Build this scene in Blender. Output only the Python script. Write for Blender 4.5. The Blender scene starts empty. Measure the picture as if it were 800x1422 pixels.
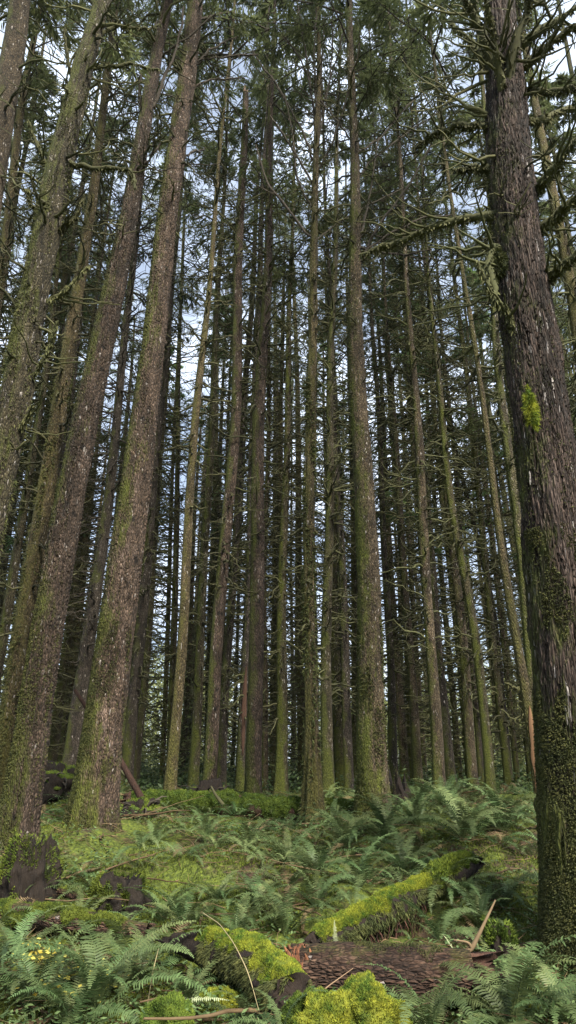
import bpy, math, random
import numpy as np
from mathutils import Vector, Matrix, Euler

R = math.radians
rng = np.random.default_rng(7)
random.seed(7)
scene = bpy.context.scene
COL = scene.collection

# ------------------------------------------------------------------ camera
FPX, CXP, CYP, PITCH = 940.0, 400.0, 711.0, 20.8
CAMZ = 1.6
cam_d = bpy.data.cameras.new('camera')
cam = bpy.data.objects.new('camera', cam_d)
COL.objects.link(cam)
cam.location = (0, 0, CAMZ)
cam.rotation_euler = (R(90 + PITCH), 0, 0)
cam_d.sensor_fit = 'VERTICAL'
cam_d.sensor_height = 36.0
cam_d.lens = 36.0 * FPX / 1422.0
cam_d.clip_start = 0.05
cam_d.clip_end = 2000
scene.camera = cam

# ------------------------------------------------------------------ light
SUN_EL, SUN_AZ = 42, 152           # azimuth from +Y towards +X: behind the camera, to the right
EXPOSURE = 1.5
world = bpy.data.worlds.new('World')
scene.world = world
world.use_nodes = True
wn, wl = world.node_tree.nodes, world.node_tree.links
wn.clear()
wo = wn.new('ShaderNodeOutputWorld')
bg = wn.new('ShaderNodeBackground'); bg.inputs['Strength'].default_value = 0.065
sky = wn.new('ShaderNodeTexSky'); sky.sky_type = 'NISHITA'; sky.sun_disc = False
sky.sun_elevation = R(SUN_EL); sky.sun_rotation = R(SUN_AZ); sky.air_density = 1.0; sky.dust_density = 1.5
tc = wn.new('ShaderNodeTexCoord')
nz = wn.new('ShaderNodeTexNoise'); nz.inputs['Scale'].default_value = 5.0; nz.inputs['Detail'].default_value = 6
rp = wn.new('ShaderNodeValToRGB')
rp.color_ramp.elements[0].position = 0.44; rp.color_ramp.elements[0].color = (0.34, 0.34, 0.34, 1)
rp.color_ramp.elements[1].position = 0.62; rp.color_ramp.elements[1].color = (1, 1, 1, 1)
mx = wn.new('ShaderNodeMix'); mx.data_type = 'RGBA'
mx.inputs['B'].default_value = (7.6, 8.6, 10.2, 1)
wl.new(tc.outputs['Generated'], nz.inputs['Vector'])
wl.new(nz.outputs['Fac'], rp.inputs['Fac'])
wl.new(rp.outputs['Color'], mx.inputs['Factor'])
wl.new(sky.outputs['Color'], mx.inputs['A'])
wl.new(mx.outputs['Result'], bg.inputs['Color'])
wl.new(bg.outputs['Background'], wo.inputs['Surface'])

sd = bpy.data.lights.new('sun', 'SUN')
sd.energy = 4.4; sd.angle = R(18); sd.color = (1.0, 0.93, 0.80)
sun = bpy.data.objects.new('sun', sd); COL.objects.link(sun)
dvec = Vector((math.sin(R(SUN_AZ)) * math.cos(R(SUN_EL)), math.cos(R(SUN_AZ)) * math.cos(R(SUN_EL)), math.sin(R(SUN_EL))))
sun.rotation_euler = dvec.to_track_quat('Z', 'Y').to_euler()

vs = scene.view_settings
vs.view_transform = 'Standard'
try: vs.look = 'None'
except Exception: pass
vs.gamma = 1.0; vs.exposure = EXPOSURE
try: vs.use_curve_mapping = False
except Exception: pass
cy = scene.cycles
cy.max_bounces = 3; cy.diffuse_bounces = 3; cy.glossy_bounces = 1; cy.transmission_bounces = 2
cy.use_denoising = True
cy.volume_bounces = 0
cy.debug_use_spatial_splits = True
cy.use_adaptive_sampling = True; cy.adaptive_threshold = 0.02

# ------------------------------------------------------------------ maths helpers
SP, CP = math.sin(R(PITCH)), math.cos(R(PITCH))

def ray(px, py):
    u, v = (px - CXP) / FPX, (CYP - py) / FPX
    return np.array([u, CP - v * SP, SP + v * CP])       # depth along the view axis = 1

def at(px, py, Y):
    d = ray(px, py)
    t = Y / d[1]
    return np.array([0, 0, CAMZ]) + d * t

def depth_of(px, py, Y):
    return Y / ray(px, py)[1]

def _h(ix, iy, iz, seed):
    n = (ix * 374761393 + iy * 668265263 + iz * 2147483647 + seed * 1274126177) & 0xFFFFFFFF
    n = ((n ^ (n >> 13)) * 1274126177) & 0xFFFFFFFF
    n = (n ^ (n >> 16)) & 0xFFFFFFFF
    return n.astype(np.float64) / 4294967295.0

def vnoise(x, y, z, seed=0):
    x, y, z = np.broadcast_arrays(np.asarray(x, float), np.asarray(y, float), np.asarray(z, float))
    xi, yi, zi = np.floor(x).astype(np.int64), np.floor(y).astype(np.int64), np.floor(z).astype(np.int64)
    fx, fy, fz = x - xi, y - yi, z - zi
    fx, fy, fz = fx * fx * (3 - 2 * fx), fy * fy * (3 - 2 * fy), fz * fz * (3 - 2 * fz)
    r = 0
    for dx in (0, 1):
        for dy in (0, 1):
            for dz in (0, 1):
                w = (fx if dx else 1 - fx) * (fy if dy else 1 - fy) * (fz if dz else 1 - fz)
                r = r + w * _h(xi + dx, yi + dy, zi + dz, seed)
    return r * 2 - 1

def fbm(x, y, z=0.0, seed=0, octv=4):
    a, f, r = 1.0, 1.0, 0.0
    for k in range(octv):
        r = r + a * vnoise(np.asarray(x) * f + 17.3 * k, np.asarray(y) * f, np.asarray(z) * f, seed + k)
        a *= 0.5; f *= 2.03
    return r

def norm(v):
    return v / np.maximum(np.linalg.norm(v, axis=-1, keepdims=True), 1e-9)

# ground profile: (distance, height)
GY = np.array([-400, 2, 5.2, 6.6, 8.0, 10.0, 12.0, 16, 20.0, 60, 400])
GH = np.array([-0.1, -0.1, 0.0, 0.03, 0.36, 0.72, 0.88, 0.92, 0.92, 0.9, 0.6])
MOUNDS = []      # (x, y, rx, ry, angle, height)

def height(x, y):
    x = np.asarray(x, float); y = np.asarray(y, float)
    yy = y + 0.35 * fbm(x * 0.35, y * 0.25, 3.1, 11, 2)
    h = (np.interp(yy - 0.4, GY, GH) + np.interp(yy, GY, GH) + np.interp(yy + 0.4, GY, GH)) / 3
    near = np.clip((60 - np.abs(y)) / 40, 0, 1)
    h = h + near * (0.13 * fbm(x * 0.8, y * 0.8, 0, 5, 3) + 0.055 * fbm(x * 2.9, y * 2.9, 0, 9, 3))
    for (mx_, my_, rx, ry, an, hh) in MOUNDS:
        ca, sa = math.cos(an), math.sin(an)
        u = ((x - mx_) * ca + (y - my_) * sa) / rx
        v = (-(x - mx_) * sa + (y - my_) * ca) / ry
        h = h + hh * np.exp(-(u * u + v * v))
    return h

def H(x, y): return float(height(np.array([x]), np.array([y]))[0])

def ground_px(px, py):
    d = ray(px, py)
    t = np.arange(3.5, 60, 0.02)
    P = np.array([0, 0, CAMZ])[None] + d[None] * t[:, None]
    below = P[:, 2] < height(P[:, 0], P[:, 1])
    i = int(np.argmax(below)) if below.any() else len(t) - 1
    return P[i]

# moss bank in the middle, knoll under the leaning spruce, dips under the logs
MOUNDS += [(-0.75, 8.3, 1.2, 0.35, -0.12, 0.17), (-2.6, 9.9, 1.2, 0.8, 0.1, 0.08), (2.3, 9.0, 0.8, 0.7, 0, 0.08),
           (1.25, 7.3, 0.5, 0.5, 0.4, -0.15), (-1.9, 6.4, 0.8, 0.3, 0.1, -0.08), (0.2, 5.3, 0.6, 0.35, 0, 0.03),
           (2.6, 11.5, 1.5, 1.0, 0, 0.12)]

# ------------------------------------------------------------------ mesh building
class MB:
    def __init__(self):
        self.v, self.f, self.n, self.s, self.m, self.mi = [], [], 0, [], [], 0
    def add(self, v, f, shade=0.5):
        v = np.asarray(v, np.float64).reshape(-1, 3)
        f = np.asarray(f, np.int64)
        self.v.append(v); self.f.append(f + self.n); self.m.append(self.mi); self.n += len(v)
        self.s.append(np.broadcast_to(np.asarray(shade, float).reshape(-1) if np.ndim(shade) else np.full(1, float(shade)), (len(v),)).copy())
    def mesh(self, name, mats, smooth=True):
        me = bpy.data.meshes.new(name)
        V = np.concatenate(self.v)
        tri = [f for f in self.f if f.shape[1] == 3]; quad = [f for f in self.f if f.shape[1] == 4]
        nt = sum(len(f) for f in tri); nq = sum(len(f) for f in quad)
        loops = np.concatenate([np.concatenate(tri).ravel() if nt else np.zeros(0, np.int64), np.concatenate(quad).ravel() if nq else np.zeros(0, np.int64)])
        tot = np.concatenate([np.full(nt, 3), np.full(nq, 4)]).astype(np.int32)
        start = np.concatenate([[0], np.cumsum(tot)[:-1]]).astype(np.int32)
        me.vertices.add(len(V)); me.loops.add(len(loops)); me.polygons.add(len(tot))
        me.vertices.foreach_set('co', V.astype(np.float32).ravel())
        me.loops.foreach_set('vertex_index', loops.astype(np.int32))
        me.polygons.foreach_set('loop_start', start)
        me.polygons.foreach_set('loop_total', tot)
        order = [(f, m) for f, m in zip(self.f, self.m) if f.shape[1] == 3] + [(f, m) for f, m in zip(self.f, self.m) if f.shape[1] == 4]
        if any(m for _, m in order): me.polygons.foreach_set('material_index', np.concatenate([np.full(len(f), m) for f, m in order]).astype(np.int32))
        if smooth: me.polygons.foreach_set('use_smooth', np.ones(len(tot), bool))
        at_ = me.attributes.new('shade', 'FLOAT', 'POINT')
        at_.data.foreach_set('value', np.concatenate(self.s).astype(np.float32))
        me.update(calc_edges=True)
        for m in (mats if isinstance(mats, (list, tuple)) else [mats]): me.materials.append(m)
        return me
    def build(self, name, mat, parent=None, smooth=True, loc=None):
        o = bpy.data.objects.new(name, self.mesh(name, mat, smooth))
        COL.objects.link(o)
        if parent: o.parent = parent
        if loc is not None: o.location = loc
        return o

def tag(o, label=None, cat=None, group=None, kind=None):
    if label: o['label'] = label
    if cat: o['category'] = cat
    if group: o['group'] = group
    if kind: o['kind'] = kind
    return o

def empty(name, loc, rz=0):
    o = bpy.data.objects.new(name, None); COL.objects.link(o)
    o.location = loc; o.rotation_euler = (0, 0, rz); o.empty_display_size = 0.2
    return o

def inst(name, mesh, parent, loc=(0, 0, 0), rot=(0, 0, 0), sc=(1, 1, 1)):
    o = bpy.data.objects.new(name, mesh); COL.objects.link(o); o.parent = parent
    o.location = loc; o.rotation_euler = rot; o.scale = sc
    return o

def tubes(mb, P, Rr, sides=5, shade=0.5, cap=False):
    """P (B,N,3), Rr (B,N)"""
    P = np.asarray(P, float); Rr = np.asarray(Rr, float)
    if P.ndim == 2: P, Rr = P[None], Rr[None]
    B, N, _ = P.shape
    T = np.empty_like(P)
    T[:, 1:-1] = P[:, 2:] - P[:, :-2]; T[:, 0] = P[:, 1] - P[:, 0]; T[:, -1] = P[:, -1] - P[:, -2]
    T = norm(T)
    m = np.abs(T).mean(1)
    ref = np.eye(3)[np.argmin(m, axis=1)][:, None, :]
    U = norm(np.cross(T, np.broadcast_to(ref, T.shape))); V = np.cross(T, U)
    a = np.arange(sides) * 2 * math.pi / sides
    ring = P[:, :, None] + Rr[:, :, None, None] * (U[:, :, None] * np.cos(a)[None, None, :, None] + V[:, :, None] * np.sin(a)[None, None, :, None])
    idx = np.arange(B * N * sides).reshape(B, N, sides)
    nx = np.roll(idx, -1, axis=2)
    F = np.stack([idx[:, :-1], nx[:, :-1], nx[:, 1:], idx[:, 1:]], -1).reshape(-1, 4)
    if np.ndim(shade): sh = np.broadcast_to(np.asarray(shade).reshape(B, 1, 1), (B, N, sides)).ravel()
    else: sh = shade
    mb.add(ring.reshape(-1, 3), F, sh)

def sweep(start, az, el, L, n):
    """integrate curves: start (B,3), az (B,n-1), el (B,n-1), L (B,)"""
    st = (L / (n - 1))[:, None]
    d = np.stack([np.cos(el) * np.cos(az) * st, np.cos(el) * np.sin(az) * st, np.sin(el) * st], -1)
    return np.concatenate([start[:, None], start[:, None] + np.cumsum(d, 1)], 1)

def along(P, s):
    """P (B,N,3), s (B,K) in 0..1 -> (B,K,3)"""
    B, N, _ = P.shape
    f = s * (N - 1); i = np.clip(f.astype(int), 0, N - 2); w = (f - i)[..., None]
    b = np.arange(B)[:, None]
    return P[b, i] * (1 - w) + P[b, i + 1] * w

# ------------------------------------------------------------------ materials
def new_mat(name):
    m = bpy.data.materials.new(name); m.use_nodes = True
    nt = m.node_tree; nt.nodes.clear()
    out = nt.nodes.new('ShaderNodeOutputMaterial')
    b = nt.nodes.new('ShaderNodeBsdfPrincipled')
    b.inputs['Roughness'].default_value = 0.85
    b.inputs['Specular IOR Level'].default_value = 0.25
    nt.links.new(b.outputs['BSDF'], out.inputs['Surface'])
    return m, nt, b, out

def ramp(nt, src, stops):
    r = nt.nodes.new('ShaderNodeValToRGB')
    el = r.color_ramp.elements
    while len(el) < len(stops): el.new(0.5)
    for e, (p, c) in zip(el, stops):
        e.position = p; e.color = (*c, 1) if len(c) == 3 else c
    nt.links.new(src, r.inputs['Fac'])
    return r.outputs['Color']

def g(v): return (v, v, v)

def mixc(nt, fac, a, b, mode='MIX'):
    m = nt.nodes.new('ShaderNodeMix'); m.data_type = 'RGBA'; m.blend_type = mode
    if isinstance(fac, (int, float)): m.inputs['Factor'].default_value = fac
    else: nt.links.new(fac, m.inputs['Factor'])
    for k, s in (('A', a), ('B', b)):
        if isinstance(s, tuple): m.inputs[k].default_value = (*s, 1) if len(s) == 3 else s
        else: nt.links.new(s, m.inputs[k])
    return m.outputs['Result']

def math_(nt, op, a, b=0.0, clamp=False):
    m = nt.nodes.new('ShaderNodeMath'); m.operation = op; m.use_clamp = clamp
    for k, s in ((0, a), (1, b)):
        if isinstance(s, (int, float)): m.inputs[k].default_value = s
        else: nt.links.new(s, m.inputs[k])
    return m.outputs[0]

def noise(nt, vec, scale, detail=4, rough=0.55):
    n = nt.nodes.new('ShaderNodeTexNoise'); n.inputs['Scale'].default_value = scale
    n.inputs['Detail'].default_value = detail; n.inputs['Roughness'].default_value = rough
    nt.links.new(vec, n.inputs['Vector']); return n.outputs['Fac']

def mapped(nt, src, sc):
    m = nt.nodes.new('ShaderNodeMapping'); m.inputs['Scale'].default_value = sc
    nt.links.new(src, m.inputs['Vector']); return m.outputs['Vector']

def bark_mat(name, lo, mid, hi, moss=0.45, speck=0.86, cell=52, stretch=0.3, speck_c=(0.30, 0.27, 0.25), side=0.16, mossc=((0.030, 0.036, 0.008), (0.085, 0.095, 0.018)), basemoss=0.5, bump=0.9, axis=2, knot=0.0, crk=0.9):
    m, nt, b, out = new_mat(name)
    t = nt.nodes.new('ShaderNodeTexCoord'); oi = nt.nodes.new('ShaderNodeObjectInfo')
    add = nt.nodes.new('ShaderNodeVectorMath'); add.operation = 'ADD'
    sc = nt.nodes.new('ShaderNodeVectorMath'); sc.operation = 'SCALE'; sc.inputs[0].default_value = (13, 7, 31)
    nt.links.new(oi.outputs['Random'], sc.inputs['Scale'])
    nt.links.new(t.outputs['Object'], add.inputs[0]); nt.links.new(sc.outputs[0], add.inputs[1])
    vec = mapped(nt, add.outputs[0], (1, 1, stretch) if axis == 2 else (stretch, 1, 1))
    vo = nt.nodes.new('ShaderNodeTexVoronoi'); vo.inputs['Scale'].default_value = cell; nt.links.new(vec, vo.inputs['Vector'])
    ve = nt.nodes.new('ShaderNodeTexVoronoi'); ve.feature = 'DISTANCE_TO_EDGE'; ve.inputs['Scale'].default_value = cell; nt.links.new(vec, ve.inputs['Vector'])
    sepc = nt.nodes.new('ShaderNodeSeparateColor'); nt.links.new(vo.outputs['Color'], sepc.inputs['Color'])
    n1 = noise(nt, vec, 5, 6, 0.65); n2 = noise(nt, add.outputs[0], 1.1, 3); n3 = noise(nt, vec, 40, 3, 0.7)
    f = math_(nt, 'ADD', math_(nt, 'MULTIPLY', n1, 0.6), math_(nt, 'MULTIPLY', n3, 0.4))
    base = ramp(nt, f, [(0.36, lo), (0.52, mid), (0.68, hi)])
    if knot:
        kv = nt.nodes.new('ShaderNodeTexVoronoi'); kv.inputs['Scale'].default_value = 4.2
        nt.links.new(mapped(nt, add.outputs[0], (1, 1, 0.9)), kv.inputs['Vector'])
        base = mixc(nt, knot, base, ramp(nt, kv.outputs['Distance'], [(0.10, g(0.12)), (0.22, g(1.0))]), 'MULTIPLY')
    big = ramp(nt, n2, [(0.3, g(0.65)), (0.7, g(1.25))])
    base = mixc(nt, 1.0, base, big, 'MULTIPLY')
    crack = ramp(nt, ve.outputs['Distance'], [(0.0, g(0.10)), (0.16, g(1.1))])
    base = mixc(nt, crk, base, crack, 'MULTIPLY')
    cellv = ramp(nt, sepc.outputs['Green'], [(0, g(0.62)), (1, g(1.38))])
    base = mixc(nt, 1.0, base, cellv, 'MULTIPLY')
    sp = ramp(nt, math_(nt, 'MULTIPLY', math_(nt, 'GREATER_THAN', sepc.outputs['Red'], speck), math_(nt, 'GREATER_THAN', n3, 0.5)), [(0, g(0)), (1, g(0.85))])
    base = mixc(nt, sp, base, speck_c)
    # moss: patches, more on the weather side and near the root flare
    geo = nt.nodes.new('ShaderNodeNewGeometry'); sn = nt.nodes.new('ShaderNodeSeparateXYZ'); nt.links.new(geo.outputs['Normal'], sn.inputs[0])
    so = nt.nodes.new('ShaderNodeSeparateXYZ'); nt.links.new(t.outputs['Object'], so.inputs[0])
    lowz = nt.nodes.new('ShaderNodeMapRange'); lowz.inputs['From Min'].default_value = 2.2; lowz.inputs['From Max'].default_value = 0.1
    lowz.inputs['To Min'].default_value = 0; lowz.inputs['To Max'].default_value = basemoss * 0.3; nt.links.new(so.outputs['Z'], lowz.inputs['Value'])
    mn = noise(nt, mapped(nt, add.outputs[0], (1, 1, 0.5)), 3.2, 6, 0.7)
    v = math_(nt, 'ADD', mn, math_(nt, 'MULTIPLY', sn.outputs['X'], -side))
    v = math_(nt, 'ADD', v, lowz.outputs[0]); v = math_(nt, 'ADD', v, moss - 0.5)
    v = math_(nt, 'ADD', v, math_(nt, 'MULTIPLY', sn.outputs['Z'], 0.25))
    mask = ramp(nt, v, [(0.46, g(0)), (0.66, g(1))])
    mc = ramp(nt, noise(nt, add.outputs[0], 30, 4, 0.7), [(0.3, mossc[0]), (0.7, mossc[1])])
    col = mixc(nt, mask, base, mc)
    ov = nt.nodes.new('ShaderNodeHueSaturation'); ov.inputs['Saturation'].default_value = 1.05
    nt.links.new(math_(nt, 'ADD', math_(nt, 'MULTIPLY', oi.outputs['Random'], 0.5), 0.75), ov.inputs['Value'])
    nt.links.new(col, ov.inputs['Color'])
    nt.links.new(ov.outputs['Color'], b.inputs['Base Color'])
    hgt = math_(nt, 'ADD', math_(nt, 'MULTIPLY', ve.outputs['Distance'], 1.2), math_(nt, 'MULTIPLY', n3, 0.7))
    bp = nt.nodes.new('ShaderNodeBump'); bp.inputs['Strength'].default_value = bump; bp.inputs['Distance'].default_value = 0.05
    nt.links.new(hgt, bp.inputs['Height']); nt.links.new(bp.outputs['Normal'], b.inputs['Normal'])
    return m

def fuzz_mat(name, lo, hi, scale=25, trans=0.0, rough=0.9, rand=0.35, coord='Object', patch=0.0, bump=0.0, stretch=1.0, hue=(0.02, 0.49)):
    m, nt, b, out = new_mat(name)
    b.inputs['Roughness'].default_value = rough
    t = nt.nodes.new('ShaderNodeTexCoord'); oi = nt.nodes.new('ShaderNodeObjectInfo')
    at_ = nt.nodes.new('ShaderNodeAttribute'); at_.attribute_name = 'shade'
    vv = t.outputs[coord] if stretch == 1.0 else mapped(nt, t.outputs[coord], (1, 1, stretch))
    n = noise(nt, vv, scale, 4, 0.7)
    f = math_(nt, 'ADD', math_(nt, 'MULTIPLY', n, 0.5), math_(nt, 'MULTIPLY', at_.outputs['Fac'], 0.5))
    c = ramp(nt, f, [(0.25, lo), (0.75, hi)])
    if patch:
        c = mixc(nt, 1.0, c, ramp(nt, noise(nt, t.outputs[coord], 7, 5, 0.7), [(0.36, (1 - patch, 1 - patch * 0.75, 1 - patch * 0.6)), (0.58, g(1.0))]), 'MULTIPLY')
    if bump:
        bp = nt.nodes.new('ShaderNodeBump'); bp.inputs['Strength'].default_value = bump; bp.inputs['Distance'].default_value = 0.03
        nt.links.new(n, bp.inputs['Height']); nt.links.new(bp.outputs['Normal'], b.inputs['Normal'])
    hs = nt.nodes.new('ShaderNodeHueSaturation')
    nt.links.new(math_(nt, 'ADD', math_(nt, 'MULTIPLY', oi.outputs['Random'], rand), 1 - rand / 2), hs.inputs['Value'])
    nt.links.new(math_(nt, 'ADD', math_(nt, 'MULTIPLY', math_(nt, 'FRACT', math_(nt, 'MULTIPLY', oi.outputs['Random'], 7.3)), hue[0]), hue[1]), hs.inputs['Hue'])
    nt.links.new(c, hs.inputs['Color'])
    nt.links.new(hs.outputs['Color'], b.inputs['Base Color'])
    if trans:
        tr = nt.nodes.new('ShaderNodeBsdfTranslucent'); nt.links.new(hs.outputs['Color'], tr.inputs['Color'])
        ms = nt.nodes.new('ShaderNodeMixShader'); ms.inputs[0].default_value = trans
        nt.links.new(b.outputs[0], ms.inputs[1]); nt.links.new(tr.outputs[0], ms.inputs[2]); nt.links.new(ms.outputs[0], out.inputs['Surface'])
    return m

M = {}
M['bark_pink'] = bark_mat('bark_scaly_pinkish', (0.014, 0.009, 0.006), (0.072, 0.050, 0.036), (0.155, 0.115, 0.095), moss=0.47, speck=0.978, side=0.22, cell=44, knot=0.9)
M['bark_big'] = bark_mat('bark_furrowed_purple_brown', (0.010, 0.007, 0.005), (0.060, 0.041, 0.033), (0.15, 0.112, 0.096), moss=0.36, speck=0.965, cell=38, stretch=0.10, basemoss=1.0, speck_c=(0.34, 0.31, 0.30), bump=1.0)
M['bark_brown'] = bark_mat('bark_scaly_brown', (0.018, 0.013, 0.008), (0.070, 0.053, 0.033), (0.135, 0.105, 0.072), moss=0.46, speck=0.97, knot=0.8)
M['bark_moss'] = bark_mat('bark_mossy', (0.018, 0.015, 0.008), (0.060, 0.050, 0.028), (0.11, 0.095, 0.058), moss=0.53, speck=0.96)
M['bark_yellow'] = bark_mat('bark_yellow_moss', (0.028, 0.022, 0.010), (0.085, 0.066, 0.034), (0.14, 0.11, 0.06), moss=0.53, speck=0.97, mossc=((0.032, 0.032, 0.010), (0.100, 0.092, 0.026)))
M['bark_dark'] = bark_mat('bark_dark', (0.012, 0.010, 0.008), (0.045, 0.036, 0.028), (0.09, 0.075, 0.06), moss=0.45, speck=0.97)
M['twig'] = fuzz_mat('mossy_twigs', (0.018, 0.018, 0.009), (0.085, 0.085, 0.038), 6)
M['twig_dark'] = fuzz_mat('bare_twigs', (0.018, 0.015, 0.012), (0.06, 0.05, 0.038), 6)
M['limb_moss'] = fuzz_mat('moss_sleeved_limb', (0.016, 0.017, 0.008), (0.075, 0.076, 0.028), 14)
M['needles'] = fuzz_mat('spruce_needles', (0.042, 0.056, 0.024), (0.140, 0.162, 0.074), 1.2, 0.45, 0.6)
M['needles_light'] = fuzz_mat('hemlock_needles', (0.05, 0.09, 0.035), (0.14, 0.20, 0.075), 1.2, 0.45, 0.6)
M['needles_far_lightened'] = fuzz_mat('needles_far_lightened', (0.058, 0.075, 0.034), (0.170, 0.195, 0.095), 1.2, 0.45, 0.6)  # spruce needles again, with light painted in to brighten the dark far crowns
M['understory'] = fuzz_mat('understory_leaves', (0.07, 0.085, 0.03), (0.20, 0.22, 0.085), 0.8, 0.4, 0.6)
M['leaves_far'] = fuzz_mat('painted_sunlit_leaves', (0.12, 0.14, 0.05), (0.30, 0.32, 0.13), 0.4, 0.4, 0.6)  # sunlight beyond the wood is put into this pale leaf colour
M['fern'] = fuzz_mat('fern_green', (0.026, 0.050, 0.016), (0.130, 0.178, 0.070), 3.0, 0.25, 0.5, 0.6, hue=(0.06, 0.465))
M['fern_dead'] = fuzz_mat('fern_dead', (0.06, 0.04, 0.02), (0.20, 0.15, 0.08), 5.0, 0.2)
M['fern_pale'] = fuzz_mat('fern_pale', (0.22, 0.26, 0.12), (0.45, 0.48, 0.30), 5.0, 0.2)
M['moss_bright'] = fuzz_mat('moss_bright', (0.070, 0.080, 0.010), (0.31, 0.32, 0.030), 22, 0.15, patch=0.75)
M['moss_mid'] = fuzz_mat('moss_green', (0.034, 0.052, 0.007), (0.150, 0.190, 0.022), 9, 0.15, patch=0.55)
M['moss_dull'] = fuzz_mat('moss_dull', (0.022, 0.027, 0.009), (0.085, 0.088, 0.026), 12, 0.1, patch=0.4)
M['rot'] = fuzz_mat('rotten_wood', (0.004, 0.003, 0.003), (0.032, 0.022, 0.015), 30, bump=1.0, stretch=0.15)
M['rot_red'] = fuzz_mat('rotten_red_wood', (0.010, 0.006, 0.004), (0.085, 0.045, 0.030), 34, bump=1.0, stretch=0.15)
M['bare'] = fuzz_mat('weathered_bare_wood', (0.05, 0.028, 0.015), (0.19, 0.105, 0.055), 20, stretch=0.1)
M['cut'] = fuzz_mat('split_wood', (0.07, 0.025, 0.014), (0.22, 0.09, 0.045), 40)
M['wood_pale'] = fuzz_mat('bare_wood', (0.09, 0.058, 0.03), (0.26, 0.18, 0.11), 10)
M['straw'] = fuzz_mat('straw', (0.15, 0.12, 0.06), (0.32, 0.27, 0.15), 10)
M['leaf_yellow'] = fuzz_mat('yellow_leaves', (0.30, 0.22, 0.03), (0.55, 0.50, 0.12), 30, 0.2)
M['log_bark'] = bark_mat('log_bark_red_brown', (0.014, 0.008, 0.006), (0.070, 0.040, 0.027), (0.17, 0.11, 0.078), moss=0.30, speck=0.985, cell=44, stretch=0.35, basemoss=0, bump=1.0, axis=0, crk=0.7)

def ground_mat():
    m, nt, b, out = new_mat('forest_floor')
    t = nt.nodes.new('ShaderNodeTexCoord'); o = t.outputs['Object']
    n1 = noise(nt, o, 0.9, 6, 0.6); n2 = noise(nt, o, 22, 5, 0.7); n3 = noise(nt, o, 5, 5, 0.65)
    moss = ramp(nt, n2, [(0.3, (0.014, 0.022, 0.005)), (0.5, (0.060, 0.080, 0.012)), (0.7, (0.14, 0.175, 0.025))])
    lit = ramp(nt, n2, [(0.3, (0.014, 0.010, 0.007)), (0.55, (0.050, 0.033, 0.020)), (0.8, (0.13, 0.09, 0.055))])
    mask = ramp(nt, math_(nt, 'ADD', math_(nt, 'MULTIPLY', n1, 0.6), math_(nt, 'MULTIPLY', n3, 0.4)), [(0.42, g(0)), (0.50, g(1))])
    nt.links.new(mixc(nt, mask, lit, moss), b.inputs['Base Color'])
    bp = nt.nodes.new('ShaderNodeBump'); bp.inputs['Strength'].default_value = 0.9; bp.inputs['Distance'].default_value = 0.04
    nt.links.new(math_(nt, 'ADD', n2, n3), bp.inputs['Height']); nt.links.new(bp.outputs['Normal'], b.inputs['Normal'])
    return m
M['ground'] = ground_mat()

# ------------------------------------------------------------------ ground
def lines(lo, hi, step, far):
    mid = list(np.arange(lo, hi + 1e-6, step)); a, b_, s = [], [], step
    v = lo
    while v > -far: s *= 1.25; v -= s; a.append(v)
    v, s = hi, step
    while v < far: s *= 1.25; v += s; b_.append(v)
    return np.array(a[::-1] + mid + b_)
gx, gy = lines(-7, 7, 0.06, 420), lines(4, 17, 0.06, 420)
X, Yg = np.meshgrid(gx, gy)
Z = height(X, Yg)
nearm = (np.abs(X) < 7.5) & (Yg > 3.5) & (Yg < 17.5)
Z = Z + nearm * 0.018 * fbm(X * 9, Yg * 9, 0, 21, 3)
ii = np.arange(X.size).reshape(X.shape)
F = np.stack([ii[:-1, :-1], ii[:-1, 1:], ii[1:, 1:], ii[1:, :-1]], -1).reshape(-1, 4)
mb = MB(); mb.add(np.stack([X, Yg, Z], -1), F)
tag(mb.build('ground', M['ground']), kind='structure')

# ------------------------------------------------------------------ tree pieces
def trunk_mesh(mb, C, Rad, sides, rough=0.06, flare=0.6, seed=0, furrow=0.0, base_len=0.35, knots=0):
    """C (N,3) centreline local (base at z=0), Rad (N,)"""
    N = len(C)
    a = np.arange(sides) * 2 * math.pi / sides
    th, zz = np.meshgrid(a, C[:, 2])
    ph = seed * 1.7
    zpos = np.maximum(zz - 0.0, 0)
    fl = 1 + flare * np.exp(-zpos / base_len) * (1 + 0.45 * np.cos(4 * th + ph) + 0.25 * np.cos(7 * th + ph * 2)) 
    r = Rad[:, None] * fl
    cx, sx = np.cos(th), np.sin(th)
    r = r * (1 + rough * fbm(cx * 2.2 + seed, sx * 2.2, zz * 1.6, seed + 3, 3))
    if furrow:
        n = fbm(cx * 9 + seed, sx * 9, zz * 1.1, seed + 40, 4)
        r = r - furrow * np.abs(n) * 1.2 + furrow * 0.3 * fbm(cx * 20, sx * 20, zz * 12, seed + 60, 2)
    for k in range(knots):
        kz = rng.uniform(0.6, C[-1, 2] * 0.6); ka = rng.uniform(0, 2 * math.pi); ks = rng.uniform(0.03, 0.06)
        da = np.angle(np.exp(1j * (th - ka)))
        i0 = np.interp(kz, C[:, 2], Rad)
        r = r + ks * 0.7 * np.exp(-((da * i0) ** 2 + (zz - kz) ** 2) / (ks * ks))
    P = np.stack([C[:, None, 0] + r * cx, C[:, None, 1] + r * sx, zz], -1)
    idx = np.arange(N * sides).reshape(N, sides); nx = np.roll(idx, -1, 1)
    Fq = np.stack([idx[:-1], nx[:-1], nx[1:], idx[1:]], -1).reshape(-1, 4)
    mb.add(P.reshape(-1, 3), Fq)

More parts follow.
